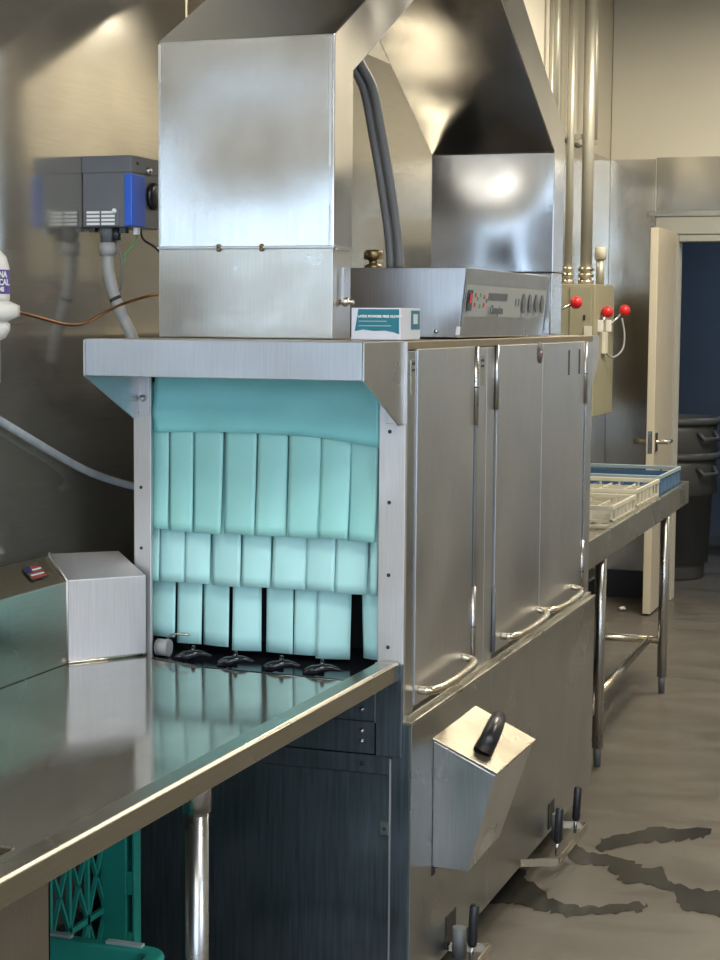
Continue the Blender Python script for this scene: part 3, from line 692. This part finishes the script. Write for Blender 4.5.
# ------------------------------------------------------------------ green crates under the table
def lattice_panel(bm, org, U, V, lu, lv, t=0.004, ndiag=5):
    org, U, V = Vector(org), Vector(U), Vector(V); N = U.cross(V).normalized() * t
    def bar(a, b, w):
        pa = org + U * a[0] + V * a[1]; pb = org + U * b[0] + V * b[1]
        dd = (pb - pa).normalized(); s = dd.cross(N.normalized()) * w
        hexa(bm, [pa - s - N, pa + s - N, pb + s - N, pb - s - N, pa - s + N, pa + s + N, pb + s + N, pb - s + N])
    for k in range(5): bar((0, lv * k / 4), (lu, lv * k / 4), 0.006 if 0 < k < 4 else 0.014)
    nv = ndiag
    for k in range(nv + 1): bar((lu * k / nv, 0), (lu * k / nv, lv), 0.005 if 0 < k < nv else 0.012)
    for k in range(nv):
        for r in range(1, 3):
            a0, a1 = lu * k / nv, lu * (k + 1) / nv; b0, b1 = lv * r / 4, lv * (r + 1) / 4
            bar((a0, b0), (a1, b1), 0.003); bar((a0, b1), (a1, b0), 0.003)
t = thing('plastic_crate', 'green lattice crate standing on end under the dish table, behind the other crate', 'crate', (-0.64, -0.60, 0.0))
cbm = bm_new()
lattice_panel(cbm, (-0.524, -0.712, 0.02), (0, 1, 0), (0, 0, 1), 0.31, 0.66, ndiag=4)
lattice_panel(cbm, (-0.79, -0.712, 0.02), (0, 1, 0), (0, 0, 1), 0.31, 0.66, ndiag=5)
lattice_panel(cbm, (-0.79, -0.712, 0.02), (1, 0, 0), (0, 0, 1), 0.26, 0.66, ndiag=4)
obj('lattice_wall', cbm, 'crate', t)
fbm = bm_new()
fx0, fx1, ins0, ins1 = -0.526, -0.448, -0.468, -0.455
box(fbm, fx0, ins0, -0.415, -0.385, 0.0, 0.70); box(fbm, ins1, fx1, -0.415, -0.385, 0.0, 0.70)
z = 0.0
for k in range(6):
    box(fbm, ins0, ins1, -0.414, -0.386, z, z + 0.05); z += 0.13
box(fbm, ins0, ins1, -0.39, -0.386, 0.0, 0.69)
obj('crate_flange', fbm, 'crate', t, 0.002)
t = thing('plastic_crate', 'green crate at the bottom left edge, its rounded rim in front of the standing crate', 'crate', (-0.42, -0.95, 0.0))
cbm = bm_new()
x0, x1, y0, y1 = -0.66, -0.235, -1.22, -0.74
lattice_panel(cbm, (x0, y1, 0.0), (1, 0, 0), (0, 0, 1), x1 - x0, 0.39, ndiag=6)
lattice_panel(cbm, (x1, y0, 0.0), (0, 1, 0), (0, 0, 1), y1 - y0, 0.39, ndiag=6)
lattice_panel(cbm, (x0, y0, 0.0), (0, 1, 0), (0, 0, 1), y1 - y0, 0.39, ndiag=6)
box(cbm, x0, x1, y0, y1, 0.0, 0.01)
obj('lattice_wall', cbm, 'crate', t)
def rrect(x0, x1, y0, y1, r, n=6):
    out = []
    for cx, cy, a0 in ((x1 - r, y0 + r, -90), (x1 - r, y1 - r, 0), (x0 + r, y1 - r, 90), (x0 + r, y0 + r, 180)):
        for k in range(n + 1):
            a = math.radians(a0 + 90 * k / n); out.append((cx + r * math.cos(a), cy + r * math.sin(a)))
    return out
rm = bm_new(); o1 = rrect(x0 - .02, x1 + .02, y0 - .02, y1 + .02, .05); i1 = rrect(x0 + .012, x1 - .012, y0 + .012, y1 - .012, .03)
lv = []
for pts, zz in ((o1, 0.36), (o1, 0.412), (i1, 0.412), (i1, 0.36)): lv.append([rm.verts.new((p[0], p[1], zz)) for p in pts])
n = len(o1)
for a in range(4):
    for k in range(n): rm.faces.new((lv[a][k], lv[a][(k + 1) % n], lv[(a + 1) % 4][(k + 1) % n], lv[(a + 1) % 4][k]))
bmesh.ops.recalc_face_normals(rm, faces=rm.faces)
rim_o = obj('crate_rim', rm, 'crate', t, 0.006)
obj('rim_bar', B(-0.50, -0.42, y1 - 0.004, y1 + 0.012, 0.412, 0.418), 'racktop', rim_o, 0.001)
obj('rim_bar', B(-0.345, -0.27, y1 - 0.004, y1 + 0.012, 0.412, 0.418), 'racktop', rim_o, 0.001)

# ------------------------------------------------------------------ wall box, conduit, tubes, filter
wb = thing('wall_control_box', 'grey and blue electrical control box on the steel wall left of the duct', 'electrical box', (-0.79, 0.21, 1.80))
obj('housing', B(-0.855, -0.727, 0.137, 0.290, 1.800, 1.965), 'boxgrey', wb, 0.003)
obj('housing_lid', B(-0.856, -0.725, 0.135, 0.292, 1.927, 1.967), 'boxgrey', wb, 0.002)
bc = bm_new(); box(bc, -0.744, -0.723, 0.1335, 0.206, 1.802, 1.924)
obj('blue_cover', bc, 'blue', wb, 0.003, label='bright blue corner cover')
lb = obj('rating_label', B(-0.845, -0.757, 0.1345, 0.137, 1.803, 1.840), 'boxgrey', wb)
for x0_, x1_ in ((-0.843, -0.809), (-0.804, -0.769)):
    for zz in (1.805, 1.814, 1.823, 1.832): obj('label_line', B(x0_, x1_, 0.1335, 0.1346, zz, zz + 0.0055), 'label', lb)
obj('screw', sphere(bm_new(), (-0.770, 0.134, 1.838), 0.006), 'label', wb)
obj('screw', sphere(bm_new(), (-0.726, 0.165, 1.950), 0.004), 'dark', wb)
obj('button', sphere(bm_new(), (-0.724, 0.222, 1.936), 0.010), 'pipe', wb)
kn = lathe(bm_new(), (0, 0, 0), [(0.0, 0.0), (0.033, 0.0), (0.033, 0.008), (0.026, 0.014), (0.0, 0.014)], 24)
bmesh.ops.transform(kn, matrix=Matrix.Translation((-0.727, 0.250, 1.878)) @ Matrix.Rotation(math.pi / 2, 4, 'Y'), verts=kn.verts)
ko = obj('round_port', kn, 'black', wb)
gl = obj('cable_gland', T([(-0.806, 0.17, 1.800), (-0.806, 0.17, 1.795), (-0.806, 0.17, 1.780), (-0.806, 0.17, 1.778), (-0.806, 0.17, 1.765)], [0.020, 0.020, 0.020, 0.017, 0.017], 12), 'grey_plastic', wb)
obj('cable_gland', T([(-0.780, 0.165, 1.800), (-0.780, 0.165, 1.770)], 0.010, 10), 'black', wb)
obj('terminal', B(-0.845, -0.83, 0.15, 0.17, 1.790, 1.800), 'black', wb); obj('terminal', B(-0.765, -0.75, 0.15, 0.17, 1.786, 1.800), 'black', wb)
obj('terminal', B(-0.738, -0.728, 0.17, 0.185, 1.784, 1.800), 'label', wb)
obj('thin_wire', T(spline([(-0.735, 0.20, 1.800), (-0.735, 0.215, 1.775), (-0.722, 0.25, 1.758), (-0.722, 0.29, 1.74)], 5), 0.003, 6), 'black', wb)
obj('thin_wire', T(spline([(-0.738, 0.20, 1.79), (-0.75, 0.19, 1.76), (-0.765, 0.18, 1.735), (-0.768, 0.18, 1.715)], 5), 0.0018, 6), 'green_dot', wb)
obj('thin_wire', T(spline([(-0.780, 0.165, 1.77), (-0.772, 0.165, 1.74), (-0.765, 0.165, 1.70), (-0.775, 0.17, 1.65)], 5), 0.0025, 6), 'grey_plastic', wb)
cd = thing('flexible_conduit', 'pale grey flexible conduit curving down from the wall control box behind the hood', 'conduit', (-0.806, 0.17, 1.76))
obj('conduit_end', T([(-0.806, 0.17, 1.765), (-0.806, 0.17, 1.735)], 0.021, 14), 'greyconduit', cd)
obj('conduit_tube', T(spline([(-0.806, 0.17, 1.74), (-0.805, 0.17, 1.70), (-0.795, 0.175, 1.65), (-0.778, 0.18, 1.60), (-0.752, 0.19, 1.54), (-0.735, 0.20, 1.48)], 8), 0.0145, 14), 'greyconduit', cd)
obj('conduit_clip', T([(-0.791, 0.176, 1.636), (-0.788, 0.177, 1.629)], 0.016, 12), 'black', cd)
cp_ = obj('copper_tube', T(spline([(-0.785, -0.287, 1.598), (-0.79, -0.20, 1.588), (-0.78, -0.09, 1.572), (-0.775, -0.01, 1.574), (-0.76, 0.06, 1.598), (-0.745, 0.13, 1.620), (-0.71, 0.20, 1.640), (-0.70, 0.30, 1.65)], 8), 0.0035, 8), 'copper')
tag(cp_, 'thin copper tube sagging from the white filter to the duct', 'tube')
ch = obj('clear_hose', T(spline([(-0.840, -0.45, 1.428), (-0.838, -0.282, 1.364), (-0.835, -0.154, 1.315), (-0.832, -0.018, 1.264), (-0.82, 0.10, 1.220), (-0.78, 0.20, 1.185), (-0.72, 0.28, 1.160)], 8), 0.0095, 12), 'clear')
tag(ch, 'translucent hose drooping along the dark lower wall to the machine', 'hose')
wf = thing('water_filter', 'white plastic filter cartridge with a purple label at the left edge', 'water filter', (-0.80, -0.345, 1.46))
fcx, fcy = -0.794, -0.395
obj('cartridge', lathe(bm_new(), (fcx, fcy, 1.62), [(0.045, 0.0), (0.046, 0.01), (0.046, 0.07), (0.040, 0.092), (0.025, 0.108), (0.012, 0.115), (0.0, 0.116)], 32), 'white', wf)
obj('union_nut', lathe(bm_new(), (fcx, fcy, 1.575), [(0.036, 0.0), (0.069, 0.014), (0.069, 0.036), (0.045, 0.046)], 8), 'white', wf)
obj('filter_head', lathe(bm_new(), (fcx, fcy, 1.535), [(0.018, 0.0), (0.036, 0.008), (0.046, 0.025), (0.046, 0.038), (0.036, 0.044)], 24), 'white', wf)
obj('outlet_pipe', T([(fcx, fcy, 1.45), (fcx, fcy, 1.54)], 0.025, 16), 'white', wf)
obj('mounting_clip', B(XW, fcx - 0.02, fcy - 0.01, fcy + 0.01, 1.545, 1.56), 'brass', wf)
lab = bm_new(); seg = 20
for k in range(seg):
    a0 = math.radians(-120 + 140 * k / seg); a1 = math.radians(-120 + 140 * (k + 1) / seg); r = 0.0468
    vs = [lab.verts.new((fcx + r * math.cos(a), fcy + r * math.sin(a), zz)) for a, zz in ((a0, 1.635), (a1, 1.635), (a1, 1.685), (a0, 1.685))]
    lab.faces.new(vs)
bmesh.ops.remove_doubles(lab, verts=lab.verts, dist=1e-6)
obj('purple_label', lab, 'purple', wf)
for tx, sz, zz in (('NA', 0.018, 1.669), ('CAL', 0.018, 1.653), ('NS', 0.013, 1.640)):
    text('label_lettering', tx, sz, (fcx + 0.046, fcy - 0.030, zz), (0.12, 1, 0), (0, 0, 1), 'label', wf, 0.0005)

# ------------------------------------------------------------------ electrical cabinet, conduits, red handles
cab = thing('electrical_cabinet', 'beige electrical cabinet on the steel wall behind the machine, below the vertical conduits', 'electrical box', (-0.75, 5.28, 1.11))
obj('cabinet_body', B(XW, -0.650, 5.045, 5.53, 1.108, 1.768), 'cabinet', cab, 0.004)
obj('cabinet_side_panel', B(-0.775, -0.665, 5.038, 5.045, 1.14, 1.755), 'cabinet', cab, 0.002, label='lighter side panel')
obj('keyhole', B(-0.705, -0.695, 5.034, 5.039, 1.59, 1.615), 'dark', cab)
obj('cabinet_trunk', B(XW, -0.800, 5.08, 5.49, 0.86, 1.108), 'lcd', cab)
def redlever(base, ball, lab, n):
    t = thing('disconnect_lever', lab, 'lever', base, 'red ball levers by the cabinet')
    obj('lever_arm', T([base, ball], 0.007, 10), 'pipe', t)
    obj('ball_knob', sphere(bm_new(), ball, 0.030), 'red', t, label='red ball knob')
    obj('pivot_block', B(base[0] - 0.015, base[0] + 0.012, base[1] - 0.02, base[1] + 0.02, base[2] - 0.03, base[2] + 0.03), 'brass' if n == 0 else 'white', t, 0.003)
# switch box carrying the first lever; white strips carry the other two
sb = obj('switch_box', B(XW, -0.775, 4.50, 4.66, 1.50, 1.70), 'cabinet', None, 0.004); tag(sb, 'small beige switch box on the wall in front of the tall cabinet', 'electrical box')
redlever((-0.760, 4.63, 1.628), (-0.668, 4.70, 1.672), 'red ball lever nearest the duct, on a brass pivot', 0)
redlever((-0.640, 5.15, 1.56), (-0.618, 5.20, 1.630), 'red ball lever in the middle, on the cabinet front', 1)
redlever((-0.640, 5.36, 1.56), (-0.580, 5.46, 1.640), 'red ball lever farthest right, beyond the cabinet edge', 2)
obj_ = thing('white_latch_strip', 'white plastic strip with a hanging cable on the cabinet front below the red levers', 'latch', (-0.64, 5.26, 1.45))
obj('strip_body', B(-0.649, -0.632, 5.22, 5.30, 1.42, 1.53), 'rackwhite', obj_, 0.003)
obj('strip_cable', T(spline([(-0.64, 5.26, 1.43), (-0.615, 5.34, 1.40), (-0.58, 5.42, 1.44), (-0.575, 5.44, 1.52), (-0.59, 5.44, 1.60)], 6), 0.005, 8), 'greyconduit', obj_)
obj('strip_body', B(-0.700, -0.66, 5.030, 5.037, 1.46, 1.56), 'rackwhite', obj_, 0.001)
pipes = [(-0.825, 4.77, 0.012, None), (-0.835, 4.92, 0.014, 2.515), (-0.80, 5.10, 0.019, 1.768), (-0.72, 5.15, 0.030, 1.768), (-0.76, 5.457, 0.020, 2.515)]
plabs = ['thinnest vertical conduit, nearest the far duct leg', 'slim galvanised conduit that stops at the strut, left of the cabinet conduits', 'galvanised conduit entering the left part of the cabinet top', 'thickest conduit, entering the middle of the cabinet top', 'rightmost conduit, which stops at the strut above the cabinet']
for (x, y, r, zb), lb_ in zip(pipes, plabs):
    zb = 1.2 if zb is None else zb
    t = thing('conduit_pipe', lb_, 'conduit', (x, y, zb), 'vertical conduits above the cabinet')
    obj('pipe', T([(x, y, zb), (x, y, ZC)], r, 16), 'galv', t)
    if r > 0.015 and zb < 2:
        for k, dz in enumerate((0.012, 0.045, 0.075)): obj('coupling_nut', T([(x, y, zb + dz - 0.010), (x, y, zb + dz + 0.010)], r + 0.010, 10), 'handle', t)
wp = thing('white_capped_pipe', 'short pipe with a white cap rising from the cabinet top', 'pipe', (-0.70, 5.40, 1.768))
obj('pipe', T([(-0.70, 5.40, 1.768), (-0.70, 5.40, 1.90)], 0.022, 16), 'galv', wp)
obj('pipe_cap', T([(-0.70, 5.40, 1.90), (-0.70, 5.40, 1.955), (-0.70, 5.40, 1.965)], [0.030, 0.030, 0.024], 16), 'rackwhite', wp)
su = obj('strut_bracket', T([(-0.84, 5.0, 2.50), (-0.84, 5.60, 2.50)], 0.014, 8), 'galv')
tag(su, 'horizontal steel strut clamping the conduits to the wall', 'bracket')
for y, x in ((5.10, -0.782), (5.15, -0.752), (5.457, -0.74)): obj('clamp', B(-0.838, x, y - 0.010, y + 0.010, 2.488, 2.512), 'galv', su)

# ------------------------------------------------------------------ clean dish table with racks
k_ = 0.0116
zr = lambda y: 0.853 + k_ * (y - 2.2)
cl = thing('clean_dish_table', 'stainless table carrying dish racks beyond the machine', 'table', (-0.4, 3.2, 0.0))
ya, yb = 1.96, 4.27
def slope_box(bm, x0, x1, y0, y1, dz0, dz1):
    hexa(bm, [(x0, y0, zr(y0) + dz0), (x1, y0, zr(y0) + dz0), (x1, y1, zr(y1) + dz0), (x0, y1, zr(y1) + dz0),
              (x0, y0, zr(y0) + dz1), (x1, y0, zr(y0) + dz1), (x1, y1, zr(y1) + dz1), (x0, y1, zr(y1) + dz1)]); return bm
obj('tabletop', slope_box(bm_new(), -0.78, -0.055, ya, yb - 0.004, -0.030, -0.024), 'rim', cl)
b = bm_new(); slope_box(b, -0.062, -0.045, ya, yb, -0.097, 0.0); slope_box(b, -0.78, -0.062, yb - 0.012, yb, -0.06, 0.0)
obj('table_apron', b, 'rim', cl, 0.002)
obj('backsplash', slope_box(bm_new(), -0.80, -0.78, ya, yb, -0.03, 0.15), 'wall_steel_far', cl, 0.002)
for (x, y, sx) in ((-0.075, 2.50, 1), (-0.075, 3.84, 1), (-0.70, 2.50, 0), (-0.70, 3.84, 0)):
    zt_ = zr(y) - 0.031
    lg = obj('leg', T([(x, y, 0.07), (x, y, zt_)], 0.0205, 18), 'pipe', cl)
    obj('leg_socket', T([(x, y, zt_ - 0.07), (x, y, zt_ - 0.001)], 0.026, 18), 'pipe', lg)
    obj('foot', T([(x, y, 0.0), (x, y, 0.09)], [0.013, 0.0165], 14), 'grey_plastic', lg)
obj('cross_rail', T([(-0.075, 3.84, 0.228), (-0.70, 3.84, 0.228)], 0.0165, 14), 'handle', cl)
obj('cross_rail', T([(-0.075, 2.50, 0.19), (-0.70, 2.50, 0.19)], 0.0165, 14), 'handle', cl)
obj('long_rail', T([(-0.135, 3.84, 0.228), (-0.135, 2.50, 0.19)], 0.0165, 14), 'handle', cl)
def dish_rack(y0, L, zb, h, mat, topmat, lab, cups):
    x0, x1 = -0.56, -0.068; y1 = y0 + L
    t = thing('dish_rack', lab, 'dish rack', ((x0 + x1) / 2, (y0 + y1) / 2, zb), 'dish racks on the clean table')
    b = bm_new(); w = 0.010
    for (a0, a1, z0, z1) in ((0, w, h - 0.016, h), (0, w, 0, 0.012)):
        box(b, x0, x1, y0, y0 + w, zb + z0, zb + z1); box(b, x0, x1, y1 - w, y1, zb + z0, zb + z1)
        box(b, x0, x0 + w, y0 + w, y1 - w, zb + z0, zb + z1); box(b, x1 - w, x1, y0 + w, y1 - w, zb + z0, zb + z1)
    obj('rim_frame', b, topmat, t, 0.002)
    b = bm_new(); n = 6
    for i in range(n + 1):
        xx = x0 + 0.004 + (x1 - x0 - 0.016) * i / n; yy = y0 + 0.004 + (L - 0.016) * i / n
        for y_ in (y0 + 0.002, y1 - 0.008): box(b, xx, xx + 0.008, y_, y_ + 0.006, zb + 0.012, zb + h - 0.016)
        for x_ in (x0 + 0.002, x1 - 0.008): box(b, x_, x_ + 0.006, yy, yy + 0.008, zb + 0.012, zb + h - 0.016)
    for z_ in (h * 0.3,):
        box(b, x0 + 0.002, x1 - 0.002, y0 + 0.002, y0 + 0.008, zb + z_, zb + z_ + 0.006); box(b, x0 + 0.002, x1 - 0.002, y1 - 0.008, y1 - 0.002, zb + z_, zb + z_ + 0.006)
        box(b, x0 + 0.002, x0 + 0.008, y0 + 0.002, y1 - 0.002, zb + z_, zb + z_ + 0.006); box(b, x1 - 0.008, x1 - 0.002, y0 + 0.002, y1 - 0.002, zb + z_, zb + z_ + 0.006)
    if not cups:
        box(b, x1 - 0.006, x1 - 0.003, y0 + 0.02, y1 - 0.02, zb + 0.02, zb + h - 0.022); box(b, x0 + 0.02, x1 - 0.02, y1 - 0.006, y1 - 0.003, zb + 0.02, zb + h - 0.022)
    obj('side_wall', b, mat, t)
    b = bm_new(); n = 5
    for i in range(1, n):
        yy = y0 + L * i / n; xx = x0 + (x1 - x0) * i / n
        zt_ = h - (0.022 if cups else 0.05)
        box(b, x0 + w, x1 - w, yy - 0.003, yy + 0.003, zb + 0.012, zb + zt_); box(b, xx - 0.003, xx + 0.003, y0 + w, y1 - w, zb + 0.012, zb + zt_)
    for i in range(n):
        for j in range(n):
            cx = x0 + (x1 - x0) * (i + .5) / n; cy = y0 + L * (j + .5) / n
            tube(b, [(cx - 0.03, cy - 0.03, zb + 0.006), (cx + 0.03, cy + 0.03, zb + 0.006)], 0.004, 6); tube(b, [(cx + 0.03, cy - 0.03, zb + 0.006), (cx - 0.03, cy + 0.03, zb + 0.006)], 0.004, 6)
    obj('dividers', b, mat, t)
def rz(y): return zr(y) - 0.0236
dish_rack(2.66, 0.455, rz(2.89), 0.083, 'rackwhite', 'rackwhite', 'whitish dish rack on the clean table nearest the machine', True)
dish_rack(3.13, 0.51, rz(3.38), 0.095, 'rackwhite', 'rackwhite', 'whitish dish rack touching the blue rack', True)
dish_rack(3.66, 0.52, rz(3.92), 0.100, 'rackblue', 'racktop', 'blue dish rack at the far end of the clean table', False)

# ------------------------------------------------------------------ things beyond and on the floor
def bin_(z0, lab, h0):
    t = thing('trash_bin', lab, 'bin', (-0.62, 7.35, z0), 'grey bins beyond the doorway')
    c = (-0.62, 7.35, z0)
    obj('bin_body', lathe(bm_new(), c, [(0.0, h0), (0.195, h0), (0.20, h0 + 0.01), (0.235, 0.52), (0.275, 0.54), (0.262, 0.70), (0.262, 0.745), (0.255, 0.745), (0.225, 0.10 + h0), (0.0, 0.08 + h0)], 36), 'bin', t)
    obj('bin_rim', lathe(bm_new(), c, [(0.262, 0.742), (0.285, 0.745), (0.290, 0.765), (0.280, 0.785), (0.258, 0.785), (0.258, 0.742)], 36), 'bin', t)
    for s in (-1, 1):
        hb3 = bm_new()
        a = math.radians(-35 + (0 if s > 0 else 180))
        ux, uy = math.cos(a), math.sin(a); px, py = -uy, ux
        tube(hb3, [(c[0] + ux * .27 + px * .07, c[1] + uy * .27 + py * .07, z0 + .70), (c[0] + ux * .31 + px * .06, c[1] + uy * .31 + py * .06, z0 + .66), (c[0] + ux * .31 - px * .06, c[1] + uy * .31 - py * .06, z0 + .66), (c[0] + ux * .27 - px * .07, c[1] + uy * .27 - py * .07, z0 + .70)], 0.014, 8)
        obj('bin_handle', hb3, 'bin', t)
    return t
bin_(0.0, 'dark grey round bin standing on the floor beyond the doorway', 0.001)
bin_(0.215, 'dark grey round bin nested on top of the one beyond the doorway', 0.30)
sq = thing('utility_shelf', 'dark low shelf unit beyond the doorway at the right edge', 'shelf', (-0.1, 8.5, 0.0))
for z in (0.12, 0.30, 0.62): obj('shelf_board', B(-0.42, 0.40, 8.4, 8.8, z, z + 0.03), 'base', sq)
for x in (-0.40, 0.36): obj('post', B(x, x + 0.03, 8.42, 8.45, 0.0, 1.1), 'base', sq)
obj('storage_tub', B(-0.36, 0.25, 8.45, 8.75, 0.15, 0.30), 'greyconduit', sq, 0.01, label='pale grey tub')
bk = thing('black_hose_reel', 'black coiled hose on the wall hook beyond the doorway', 'hose', (-0.25, 7.5, 0.9))
pt = []
for k in range(60):
    a = 2 * math.pi * k / 15; pt.append((-0.29 + 0.06 * math.cos(a), 7.6 + 0.004 * k, 0.93 + 0.10 * math.sin(a)))
obj('hose_coil', T(pt, 0.014, 8), 'black', bk)
obj('hose_post', B(-0.305, -0.275, 7.6, 7.63, 0.0, 1.08), 'base', bk)
paper = bm_new(); sphere(paper, (-0.646, 5.905, 0.012), 0.022, 0.5, 8)
for v_ in paper.verts: v_.co += Vector((random.uniform(-.006, .006), random.uniform(-.006, .006), random.uniform(0, .006)))
tag(obj('paper_scrap', paper, 'white'), 'tiny white scrap on the floor behind the clean table leg', 'scrap')
def wet(name, pts, lab):
    P = [Vector((p[0], p[1], 0)) for p in pts]; P = spline(P + [P[0]], 5)[:-1]
    cx = sum(p.x for p in P) / len(P); cy = sum(p.y for p in P) / len(P)
    bm = bm_new()
    vt = [bm.verts.new((p.x + random.uniform(-.008, .008), p.y + random.uniform(-.022, .022), 0.0012)) for p in P]
    f = bm.faces.new(vt); f.normal_update()
    if f.normal.z < 0: f.normal_flip()
    bmesh.ops.triangulate(bm, faces=[f])
    o = obj(name, bm, 'wet'); o['kind'] = 'stuff'; o['label'] = lab; o['category'] = 'puddle'
wet('floor_puddle', [(0.12, 1.63), (0.17, 1.69), (0.24, 1.79), (0.33, 1.83), (0.43, 1.83), (0.41, 1.75), (0.37, 1.71), (0.34, 1.68), (0.27, 1.64), (0.19, 1.57), (0.14, 1.49)], 'thin dark wet patch on the floor farthest from the machine')
wet('floor_puddle', [(0.06, 1.54), (0.13, 1.47), (0.22, 1.45), (0.28, 1.4), (0.35, 1.4), (0.37, 1.31), (0.44, 1.26), (0.54, 1.24), (0.62, 1.20), (0.60, 1.05), (0.51, 1.05), (0.45, 1.09), (0.43, 1.16), (0.34, 1.23), (0.27, 1.24), (0.22, 1.31), (0.17, 1.37), (0.11, 1.37), (0.04, 1.47)], 'broad dark wet patch running to the right edge of the floor')
wet('floor_puddle', [(-0.15, 1.15), (-0.04, 1.24), (0.02, 1.14), (0.08, 1.06), (0.14, 0.99), (0.22, 0.99), (0.30, 1.04), (0.36, 1.06), (0.34, 0.98), (0.26, 0.95), (0.16, 0.89), (0.12, 0.91), (0.04, 0.94), (-0.03, 0.91), (-0.15, 0.9)], 'dark wet patch on the floor below the far drain guard')  # outline takes in the machine's shadow as well as the water
